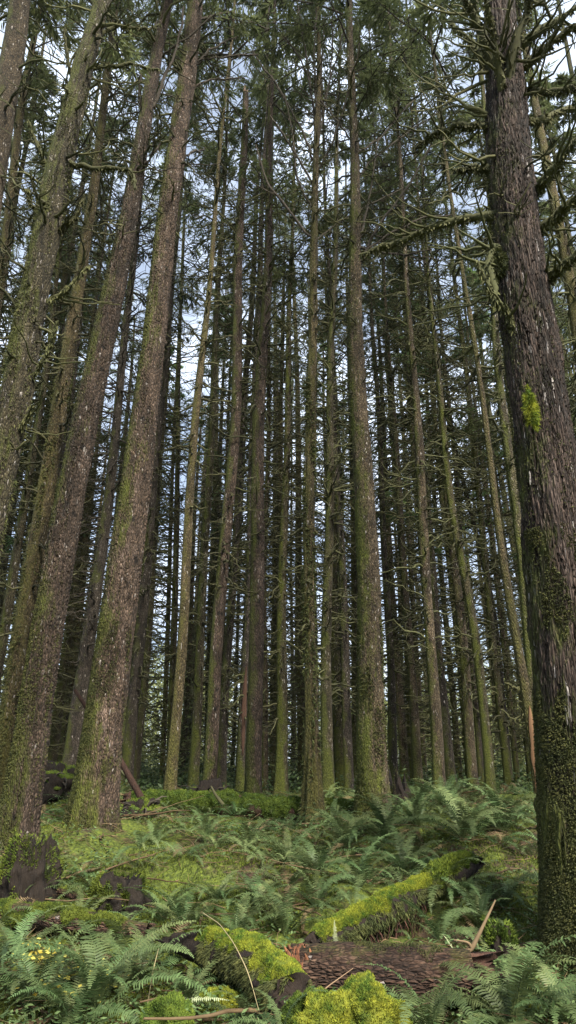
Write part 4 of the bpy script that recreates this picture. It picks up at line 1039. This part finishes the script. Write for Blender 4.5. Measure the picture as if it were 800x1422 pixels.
stump('tree_stump', 696, 1340, 6.5, 0.26, 0.36, 0.0, 'small block-like mossy stump at the right end of the red-brown log', ('rot', 'moss_mid'), seed=6, mossn=6500, jag=0.12, fl=0.1)

# upturned root masses
def rootmass(px, py, Y, rad, label, seed, n=26, mat='rot', mossn=1500):
    p = at(px, py, Y); z0 = H(p[0], Y)
    root = empty('root_mass', (p[0], Y, z0)); tag(root, label, 'roots')
    clump('earth', root, (0, 0, rad[2] * 0.6), rad, mat, 300, 0.03, 0.006, 0, seed, 0.45)
    az = rng.uniform(0, 6.28, n); el = rng.uniform(-0.1, 1.3, n)
    st = np.stack([np.cos(az) * rad[0] * .6, np.sin(az) * rad[1] * .6, rad[2] * (0.6 + 0.6 * np.sin(el))], -1)
    L = rng.uniform(0.2, 0.6, n) * rad[0] * 2; s = np.linspace(0, 1, 7)[None]
    P = sweep(st, az[:, None] + rng.uniform(-1, 1, n)[:, None] * s, el[:, None] * 0.7 - 1.0 * s + rng.normal(0, .2, (n, 7)), L, 8)
    mb = MB(); tubes(mb, P, 0.022 * (1 - np.linspace(0, 1, 8))[None] * rng.uniform(.5, 1.3, n)[:, None] + 0.005, 5, rng.uniform(0, 1, n)); mb.build('roots', M['twig_dark'], root)
    clump('moss', root, (0, 0.05, rad[2] * 0.85), (rad[0] * 1.02, rad[1] * 1.0, rad[2] * 0.75), 'moss_mid', mossn, 0.04, 0.009, 0.2, seed, 0.4, flat=0.5)
rootmass(68, 1125, 12.6, (0.42, 0.3, 0.42), 'mossy mound with a dark hollow between two thick leaning trunks', 2)
rootmass(286, 1108, 13.4, (0.33, 0.25, 0.28), 'dark upturned roots just behind the long mossy log', 6, 40, mossn=200)
rootmass(195, 1128, 11.5, (0.26, 0.22, 0.24), 'small mossy root lump at the left end of the long mossy log', 9, 18)

# bright moss boulders at the bottom
def moss_rock(px, py, Y, rad, label, mat='moss_bright', n=9000, seed=0, dz=0.0):
    p = lay(px, py, rad[2] * 0.6); Y = p[1]
    return tag(clump('mossy_boulder', None, (p[0], Y, p[2] + dz), rad, mat, n * 2, 0.016, 0.004, 0.1, seed, 0.38, flat=0.4, res=(64, 40)), label, 'boulder')
moss_rock(510, 1418, 5.35, (0.22, 0.22, 0.20), 'rounded boulder cushioned in vivid yellow-green moss in front of the red-brown log', seed=4, n=14000)
moss_rock(452, 1432, 5.35, (0.22, 0.17, 0.17), 'moss-covered lump left of the vivid rounded boulder', seed=7, n=9000)
moss_rock(428, 1412, 5.4, (0.13, 0.13, 0.13), 'small green mossy lump where the black log ends', 'moss_mid', 5000, 9)
moss_rock(305, 1398, 5.5, (0.13, 0.12, 0.09), 'bright moss cushion beneath the black log', seed=12, n=5000)
moss_rock(235, 1420, 5.3, (0.15, 0.15, 0.13), 'green mossy lump at the bottom edge under the ferns', 'moss_mid', 5000, 13)

# broken pale branch standing at the log's right end
A0 = at(628, 1336, 5.95); B0 = at(655, 1318, 5.95); C0 = at(668, 1292, 5.95); D0 = at(688, 1250, 6.0)
mb = MB(); log_body(mb, [A0, B0, C0, D0], [.012, .018, .013, .006], 10, 40, 0.15, 7); log_body(mb, [B0, B0 + [-0.02, -.02, .05], B0 + [-.14, -.05, .07]], [.015, .01, .004], 6, 14, 0.1, 7)
tag(mb.build('broken_branch', M['wood_pale']), 'pale broken branch sticking up behind the right end of the red-brown log', 'branch')

# ------------------------------------------------------------------ ferns
def frond_geo(mb, L=0.9, el0=1.15, el1=-0.5, npin=34, wid=0.095, seed=0, base=None, az=0.0, detail=True, shade=0.5, side=0.15, roll=0.0):
    n = npin + 6
    s = np.linspace(0, 1, n)
    el = el0 + (el1 - el0) * s ** 1.25
    a = az + side * s
    st = L / (n - 1)
    d = np.stack([np.cos(el) * np.cos(a), np.cos(el) * np.sin(a), np.sin(el)], -1)
    P = np.concatenate([[np.zeros(3)], np.cumsum(d[:-1] * st, 0)]) + (0 if base is None else base)
    lat = norm(np.cross(d, np.array([0, 0, 1.0]))); upv = np.cross(lat, d)
    lat = lat * math.cos(roll) + upv * math.sin(roll); upv = np.cross(lat, d)
    if detail: tubes(mb, P[::3], np.linspace(0.004, 0.0012, len(P[::3])), 3, 0.75)
    i = np.arange(5, n - 1); u = (i - 5) / (n - 6)
    ln = wid * (np.minimum(1, 0.45 + 2.4 * u) * (1 - u ** 2.2) ** 0.9 + 0.04)
    for sg in (-1, 1):
        jit = 1 + 0.12 * rng.normal(size=len(i))
        dirp = norm(lat[i] * sg + d[i] * 0.28 + upv[i] * (0.12 + 0.15 * rng.normal(size=len(i)))[:, None])
        w = d[i] * (st * 0.36)
        p0 = P[i]; l = (ln * jit)[:, None]
        p1 = p0 + dirp * l * 0.5; p2 = p0 + dirp * l - upv[i] * l * 0.18
        sh = np.clip(shade + rng.normal(0, 0.10, len(i)), 0, 1)
        if detail:
            v = np.stack([p0 - w * .8, p0 + w * .8, p1 + w, p1 - w, p2 + w * .12, p2 - w * .12], 1)
            k = np.arange(len(i))[:, None] * 6
            mb.add(v.reshape(-1, 3), np.concatenate([k + np.array([[0, 1, 2, 3]]), k + np.array([[3, 2, 4, 5]])]), np.repeat(sh, 6))
        else:
            v = np.stack([p0 - w, p0 + w, p2], 1)
            mb.add(v.reshape(-1, 3), np.arange(len(i) * 3).reshape(-1, 3), np.repeat(sh, 3))

fronds = []
for k in range(8):
    mb = MB(); frond_geo(mb, 1.0, rng.uniform(0.85, 1.25), rng.uniform(-1.15, -0.35), 44, rng.uniform(0.085, 0.105), side=rng.uniform(-.3, .3), roll=rng.uniform(-.5, .5), shade=rng.uniform(.3, .7))
    fronds.append(mb.mesh('frond', M['fern'], False))
mbd = MB(); frond_geo(mbd, 1.0, 0.5, -0.9, 36, 0.07, side=0.3, roll=0.5); frond_dead = mbd.mesh('frond_dead', M['fern_dead'], False)
mbd = MB(); frond_geo(mbd, 1.0, 1.25, 0.6, 40, 0.085, side=0.1, roll=0.2); frond_pale = mbd.mesh('frond_pale', M['fern_pale'], False)
FERNG = 'sword ferns growing in clumps on the forest floor'
FERNS = []
def fern(px, py, size=0.9, n=16, label=None, spread=(0, 2 * math.pi), zoff=0.0, p=None, dead=3, elmin=0.0, tilt=0.0):
    if p is None: p = ground_px(px, py)
    FERNS.append((p[0], p[1], size))
    root = empty('sword_fern', (p[0], p[1], H(p[0], p[1]) - 0.02 + zoff)); tag(root, label, 'fern', FERNG)
    ph = random.uniform(0, 6.28)
    for q in range(n):
        az = spread[0] + (spread[1] - spread[0]) * ((q + random.uniform(-.35, .35)) / n) + (ph if spread[1] - spread[0] > 6 else 0)
        s = size * random.uniform(0.7, 1.12); inner = random.random() < 0.35
        o = inst('frond', fronds[random.randrange(8)], root, rot=(random.uniform(-.2, .2), (-0.35 if inner else random.uniform(-.1, .3)) + tilt, az), sc=(s, s, s))
    for q in range(dead):
        s = size * random.uniform(.6, .9)
        o = inst('frond', frond_dead, root, rot=(random.uniform(-.3, .3), random.uniform(0.2, .5), random.uniform(0, 6.28)), sc=(s, s, s)); o['label'] = 'dead brown frond'
    return root
# front row, right
fern(715, 1440, 0.98, 20, 'huge fern at the bottom right corner with long arching fronds', dead=1)
fern(600, 1450, 0.8, 14, 'low fern along the bottom edge, under the right half of the red-brown log')
fern(790, 1425, 0.75, 14, 'fern crowding the right border at the foot of the huge trunk')
fern(655, 1412, 0.6, 12, 'small fern tucked before the rotten right end of the red-brown log')
# front row, left
fern(45, 1405, 0.85, 18, 'broad fern at the lower left corner with an upright frond', dead=1)
fern(130, 1415, 0.9, 18, 'large fern behind the yellow leaves, fronds arching right')
fern(20, 1340, 0.75, 14, 'fern on the left border above the yellow leaves')
fern(190, 1372, 0.8, 16, 'fern left of the pointed end of the black log')
fern(95, 1440, 0.7, 14, 'fern at the bottom edge directly below the yellow leaves')
fern(262, 1412, 0.6, 14, 'drooping fern directly below the pointed end of the black log')
fern(340, 1435, 0.5, 11, 'dark fern beneath the middle of the black log')
fern(392, 1445, 0.5, 9, 'narrow fern between black log and mossy lumps at the bottom edge')
# middle
fern(105, 1300, 0.6, 12, 'fern in front of the low brown log at the left')
fern(255, 1295, 0.7, 16, 'feathery fern above the pointed end of the black log')
fern(330, 1308, 0.7, 15, 'fern above the bright moss ridge of the black log')
fern(395, 1300, 0.7, 15, 'fern just left of where the slanting mossy log begins')
fern(440, 1262, 0.7, 15, 'fern behind the lower half of the slanting mossy log')
fern(500, 1235, 0.8, 16, 'fern behind the middle of the slanting mossy log')
fern(565, 1215, 0.85, 16, 'fern leaning over the upper end of the slanting mossy log')
fern(625, 1250, 0.8, 16, 'dark fern right of the slanting mossy log')
fern(668, 1290, 0.7, 15, 'fern around the pale broken branch')
fern(610, 1310, 0.6, 12, 'fern in the hollow beneath the slanting mossy log')
fern(700, 1262, 0.7, 13, 'half-dead fern drooping beside the foot of the huge trunk', dead=5)
fern(645, 1170, 1.1, 26, 'largest fern of the bank behind, fronds fanning over a dark core')
fern(580, 1150, 0.95, 20, 'big fern directly left of the largest fern of the bank')
fern(700, 1155, 0.95, 20, 'big fern filling the bank between largest fern and huge trunk')
fern(620, 1128, 0.95, 20, 'arching fern behind the largest fern of the bank')
fern(690, 1122, 0.8, 18, 'rear fern on the bank near the slim tree with bare orange wood')
fern(535, 1170, 0.9, 18, 'fern below the stout centre spruce')
fern(480, 1180, 0.85, 16, 'fern between the olive trunk and the stout centre spruce')
fern(465, 1150, 0.6, 14, 'upright fern close to the foot of the olive trunk')
fern(400, 1205, 0.85, 18, 'dark fern on the right end of the moss bank')
fern(345, 1180, 0.7, 14, 'fern behind the moss bank')
fern(285, 1172, 0.7, 14, 'fern right of the biggest leaning trunk, on the moss')
fern(215, 1175, 0.6, 12, 'low fern at the foot of the biggest leaning trunk, right side')
fern(440, 1215, 0.7, 14, 'fern in the middle below the olive trunk')
fern(355, 1262, 0.6, 13, 'fern in front of the moss bank')
fern(300, 1255, 0.6, 13, 'fern between the crumbling dark stump and the moss bank')
fern(225, 1282, 0.65, 13, 'fern to the right of the crumbling dark stump')
fern(60, 1255, 0.5, 10, 'small fern drooping over the front of the black stump', zoff=0.1)
fern(540, 1300, 0.35, 8, 'small fern under the slanting mossy log just above the red-brown one')
t = at(188, 1210, 7.6)
fern(0, 0, 0.42, 14, 'fern drooping off the top of the crumbling dark stump', p=np.array([t[0], 7.75]), zoff=0.50, dead=0, tilt=0.35)
# single odd fronds
def single(px, py, mesh, s, rot, label, name='fern_frond', Y=None):
    p = ground_px(px, py) if Y is None else at(px, py, Y)
    z = H(p[0], p[1]) - 0.02 if Y is None else p[2]
    o = inst(name, mesh, None, (p[0], p[1], z), rot, (s, s, s)); tag(o, label, 'fern frond'); return o
single(472, 1362, frond_pale, 0.42, (0, -0.75, 1.2), 'upright pale green frond standing before the red-brown log', Y=5.95)
single(652, 1392, frond_pale, 0.45, (0, -0.25, 2.9), 'pale yellowish frond leaning left over the right end of the red-brown log', Y=5.7)
single(200, 1410, frond_pale, 0.6, (0.4, 0.75, 0.15), 'whitish dead frond lying at the bottom left of the black log', Y=5.35)

# filler ferns, in shared shapes
small = []
for k in range(5):
    mb = MB()
    nf = 15
    for q in range(nf):
        mb.mi = 1 if q in (3, 9) else 0
        frond_geo(mb, rng.uniform(.7, 1.1), rng.uniform(.6, 1.25), rng.uniform(-1.2, -.3), 22, 0.10, az=6.283 * q / nf + rng.uniform(-.2, .2), detail=False, shade=rng.uniform(.2, .8), side=rng.uniform(-.3, .3), roll=rng.uniform(-.4, .4))
    small.append(mb.mesh('small_fern', [M['fern'], M['fern_dead']], False))
moss_open = [((140, 1195), 50), ((690, 1225), 50), ((320, 1210), 40), ((700, 1200), 30), ((590, 1290), 45), ((140, 1160), 50), ((500, 1330), 60), ((560, 1350), 90), ((30, 1220), 45), ((160, 1225), 40), ((500, 1400), 70), ((640, 1360), 40)]
cnt = 0; tries = 0
while cnt < 255 and tries < 6000:
    tries += 1
    y = 5.6 + 11.5 * random.random() ** 0.95; x = random.uniform(-1, 1) * (0.45 * y + 0.6)
    z = H(x, y); px, py = px_of(x, y, z)
    if px < -60 or px > 760: continue
    if any((px - a) ** 2 + (3 * (py - b_)) ** 2 < (r_ * 1.2) ** 2 for (a, b_), r_ in moss_open): continue
    if any((x - v['base'][0]) ** 2 + (y - v['base'][1]) ** 2 < 0.3 for v in MAIN.values()): continue
    if min((x - a) ** 2 + (y - b_) ** 2 for a, b_, _ in FERNS) < 0.16: continue
    left = px < 330 and y > 8.5
    s = random.uniform(0.42, 0.72) if y < 12 else random.uniform(0.5, 0.85)
    if left: s *= 0.85
    FERNS.append((x, y, s)); cnt += 1
    o = inst('sword_fern', small[random.randrange(5)], None, (x, y, z - 0.02), (0, 0, random.uniform(0, 6.28)), (s, s, s * random.uniform(.8, 1.1)))
    # nearest landmark
    LM = {'a': None, 'f': 'the leftmost thick pinkish trunk', 'h': 'the biggest leaning trunk', 'k': 'the slim tan trunk', 'p': 'the straight pinkish brown trunk', 's': 'the olive fan-limbed trunk', 'v': 'the stout centre spruce',
          'ac': 'the slim leaning trunks on the right', 'ag': 'the huge right trunk'}
    extra = [((68 / 1, 12.6), 0, 'the mossy mound by the leaning trunks', at(68, 1125, 12.6)), (0, 0, 'the black stump', at(32, 1250, 7.75)), (0, 0, 'the crumbling dark stump', at(168, 1262, 7.9)), (0, 0, 'the red-brown log', LOG1),
             (0, 0, 'the slanting mossy log', at(515, 1270, 7.6)), (0, 0, 'the black log', at(320, 1330, 5.8)), (0, 0, 'the long mossy log', at(330, 1122, 12.7)), (0, 0, 'the moss bank', at(320, 1215, 8.3)), (0, 0, 'the low brown log', at(90, 1277, 7.2))]
    c = [(math.hypot(x - MAIN[q]['base'][0], y - MAIN[q]['base'][1]), lab, MAIN[q]['base'][0], MAIN[q]['base'][1]) for q, lab in LM.items() if lab] + [(math.hypot(x - e[3][0], y - e[3][1]), e[2], e[3][0], e[3][1]) for e in extra]
    dd, lab, lx, ly = min(c)
    rel = 'behind' if y > ly + 0.5 else ('left of' if x < lx - 0.25 else ('right of' if x > lx + 0.25 else ('behind' if y > ly else 'in front of')))
    sz = 'small' if s < 0.5 else 'medium-sized'
    if y > 15: lb = 'distant fern among the trunks, ' + rel + ' ' + lab
    else: lb = f'{sz} filler fern {rel} {lab}'.replace('filler ', 'green ')
    tag(o, lb, 'fern', 'ferns ' + rel + ' ' + lab)

# ------------------------------------------------------------------ thin stems and twigs by the logs
def stem(pts, Y, label, name='dry_stalk', mat='straw', w=0.004, forks=()):
    P = np.array([at(px, py, yy) for (px, py), yy in zip(pts, Y)]); mb = MB()
    log_body(mb, list(P), [w] + [w * .8] * (len(P) - 2) + [w * .4], 6, 40, 0.05, 1, shade=0.6)
    for f in forks:
        Pf = np.array([at(px, py, yy) for px, py, yy in f]); tubes(mb, Pf, np.linspace(w * .7, w * .3, len(Pf)), 5, 0.6)
    tag(mb.build(name, M[mat]), label, 'twig')
stem([(282, 1268), (305, 1283), (325, 1310), (345, 1350), (360, 1405)], [6.2, 5.8, 5.4, 5.2, 5.1], 'long pale stem arching down over the bright moss ridge')
stem([(205, 1395), (212, 1350), (222, 1310)], [5.5, 5.6, 5.7], 'thin straight straw standing left of the black log')
stem([(412, 1430), (428, 1395), (455, 1370), (490, 1345)], [5.0, 5.0, 5.1, 5.3], 'forked orange twig rising over the mossy lumps at the bottom', mat='wood_pale', w=0.005, forks=[[(428, 1395, 5.0), (440, 1405, 5.0), (445, 1412, 5.0)], [(436, 1425, 5.0), (440, 1405, 5.0), (462, 1378, 5.1)]])
stem([(145, 1330), (165, 1360), (180, 1395)], [6.0, 5.7, 5.5], 'thin pale straw crossing the ferns in the lower left')
stem([(385, 1262), (400, 1250), (415, 1238)], [7.5, 7.5, 7.5], 'bent dead straw sticking up between ferns near the picture centre')

# ------------------------------------------------------------------ ground cover
def scatter(n, y0, y1, margin=0.8, pw=1.0):
    y = y0 + (y1 - y0) * rng.uniform(0, 1, n) ** pw
    x = rng.uniform(-1, 1, n) * (0.46 * y + margin)
    return x, y
# moss fuzz
x, y = scatter(190000, 5.0, 16, 0.5, 1.3)
k = fbm(x * 0.9, y * 0.9, 0, 77, 4) > -0.2; x, y = x[k], y[k]
p = np.stack([x, y, height(x, y) + 0.004], -1); mb = MB()
blades(mb, p, np.tile([[0, 0, 1.0]], (len(x), 1)), 0.030, 0.008, (0.0, 1.0), 0.2)
tag(mb.build('ground_moss', M['moss_mid'], smooth=False), 'green moss growing all over the forest floor', 'moss', kind='stuff')
# litter of twigs and dead fern bits
n = 3200; x, y = scatter(n, 5.0, 17, 0.5, 1.3); z = height(x, y) + 0.02
az = rng.uniform(0, 6.28, n); el = rng.normal(0.05, 0.18, n); L_ = rng.uniform(0.08, 0.5, n)
P = sweep(np.stack([x, y, z], -1), az[:, None] + rng.normal(0, .25, (n, 3)), el[:, None] + rng.normal(0, .12, (n, 3)), L_, 4)
mb = MB(); tubes(mb, P, np.linspace(1, .4, 4)[None] * rng.uniform(0.002, 0.006, n)[:, None], 4, rng.uniform(0, 1, n))
n = 170; x, y = scatter(n, 5.2, 16, 0.5, 1.2); z = height(x, y) + 0.04
az = rng.uniform(0, 6.28, n); L_ = rng.uniform(0.4, 1.5, n)
P = sweep(np.stack([x, y, z], -1), az[:, None] + rng.normal(0, .15, (n, 6)), rng.normal(0.03, 0.10, (n, 1)) + rng.normal(0, .08, (n, 6)), L_, 7)
tubes(mb, P, np.linspace(1, .4, 7)[None] * rng.uniform(0.006, 0.018, n)[:, None], 5, rng.uniform(0, .5, n))
tag(mb.build('twig_litter', M['fern_dead']), 'dead twigs and brown litter strewn over the moss', 'litter', kind='stuff')
# tiny leafy plants
n = 42000; x, y = scatter(n, 5.0, 16, 0.5, 1.2)
k = (fbm(x * 0.7, y * 0.7, 5, 31, 3) > -0.15); x, y = x[k], y[k]; n = len(x)
p = np.stack([x, y, height(x, y) + rng.uniform(0.01, 0.16, n)], -1)
a = rng.uniform(0, 6.28, n); d = np.stack([np.cos(a), np.sin(a), rng.uniform(-.5, .5, n)], -1) * rng.uniform(.03, .07, n)[:, None]
w = norm(np.cross(d, np.stack([rng.normal(0, .4, n), rng.normal(0, .4, n), np.ones(n)], -1))) * 0.011
mb = MB(); mb.add(np.stack([p, p + d * .5 + w, p + d, p + d * .5 - w], 1).reshape(-1, 3), np.arange(n * 4).reshape(-1, 4), np.repeat(rng.uniform(0, 1, n), 4))
tag(mb.build('undergrowth', M['fern'], smooth=False), 'tiny leafy plants and fern tips covering the ground between the clumps', 'undergrowth', kind='stuff')
# brush among the far trunks
n = 60000; y = rng.uniform(15.5, 62, n); x = rng.uniform(-1, 1, n) * (0.46 * y + 3)
hh = np.clip(0.55 + 0.45 * fbm(x * .5, y * .5, 0, 55, 3), 0.05, 1.2) * rng.uniform(0, 1, n) * np.clip((y - 10) / 16, 0.4, 1.6)
p = np.stack([x, y, height(x, y) + hh], -1); a = rng.uniform(0, 6.28, n)
d = np.stack([np.cos(a), np.sin(a), rng.uniform(-.6, .9, n)], -1) * (rng.uniform(.06, .2, n) * np.clip(y / 25, .7, 2))[:, None]
w = norm(np.cross(d, rng.normal(0, 1, (n, 3)))) * 0.03
mb = MB(); mb.add(np.stack([p, p + d * .5 + w, p + d, p + d * .5 - w], 1).reshape(-1, 3), np.arange(n * 4).reshape(-1, 4), np.repeat(rng.uniform(0, .7, n), 4))
n2_ = 62000; y = rng.uniform(24, 66, n2_); x = rng.uniform(-1, 1, n2_) * (0.46 * y + 3)
hh = np.abs(rng.normal(0, 1, n2_)) * 3.4 * np.clip(0.9 + 0.6 * fbm(x * .25, y * .25, 0, 65, 3), 0.2, 1.8)
p = np.stack([x, y, height(x, y) + hh], -1); a = rng.uniform(0, 6.28, n2_)
d = np.stack([np.cos(a), np.sin(a), rng.uniform(-.7, .7, n2_)], -1) * (rng.uniform(.10, .28, n2_))[:, None]
w = norm(np.cross(d, rng.normal(0, 1, (n2_, 3)))) * 0.028
mu = MB(); mu.add(np.stack([p, p + d * .5 + w, p + d, p + d * .5 - w], 1).reshape(-1, 3), np.arange(n2_ * 4).reshape(-1, 4), np.repeat(rng.uniform(0, 1, n2_), 4))
n3_ = 2600; y = rng.uniform(22, 60, n3_); x = rng.uniform(-1, 1, n3_) * (0.46 * y + 3)
P = sweep(np.stack([x, y, height(x, y) + rng.uniform(0, 7, n3_)], -1), rng.uniform(0, 6.28, (n3_, 1)) + rng.normal(0, .5, (n3_, 6)), rng.normal(0.2, 0.5, (n3_, 1)) + rng.normal(0, .3, (n3_, 6)), rng.uniform(.8, 2.4, n3_), 7)
mu.mi = 1; tubes(mu, P, np.linspace(1, .4, 7)[None] * rng.uniform(0.01, 0.02, n3_)[:, None], 3, rng.uniform(0, 1, n3_))
tag(mu.build('understory_foliage', [M['understory'], M['twig']], smooth=False), 'hazy olive green tangle of twigs and leaves between the far trunks', 'undergrowth', kind='stuff')
tag(mb.build('forest_brush', M['fern'], smooth=False), 'low dark brush covering the ground among the far trunks', 'undergrowth', kind='stuff')
# fallen yellow leaves
mb = MB()
for (px, py, rx, n) in [(52, 1368, 0.10, 90), (110, 1392, 0.16, 90)]:
    c = ground_px(px, py); x = c[0] + rng.normal(0, rx, n); y = c[1] - 0.05 + rng.normal(0, 0.12, n); z = height(x, y) + rng.uniform(0.1, 0.28, n)
    p = np.stack([x, y, z], -1); a = rng.uniform(0, 6.28, n); d = np.stack([np.cos(a), np.sin(a), rng.uniform(-.3, .3, n)], -1) * 0.045
    w = norm(np.cross(d, np.stack([rng.normal(0, .4, n), rng.normal(0, .4, n), np.ones(n)], -1))) * 0.014
    mb.add(np.stack([p - d * .5, p + w, p + d * .5, p - w], 1).reshape(-1, 3), np.arange(n * 4).reshape(-1, 4), np.repeat(rng.uniform(0, 1, n), 4))
tag(mb.build('yellow_leaves', M['leaf_yellow'], smooth=False), 'small yellow leaves lying among the ferns at the lower left', 'leaves', kind='stuff')
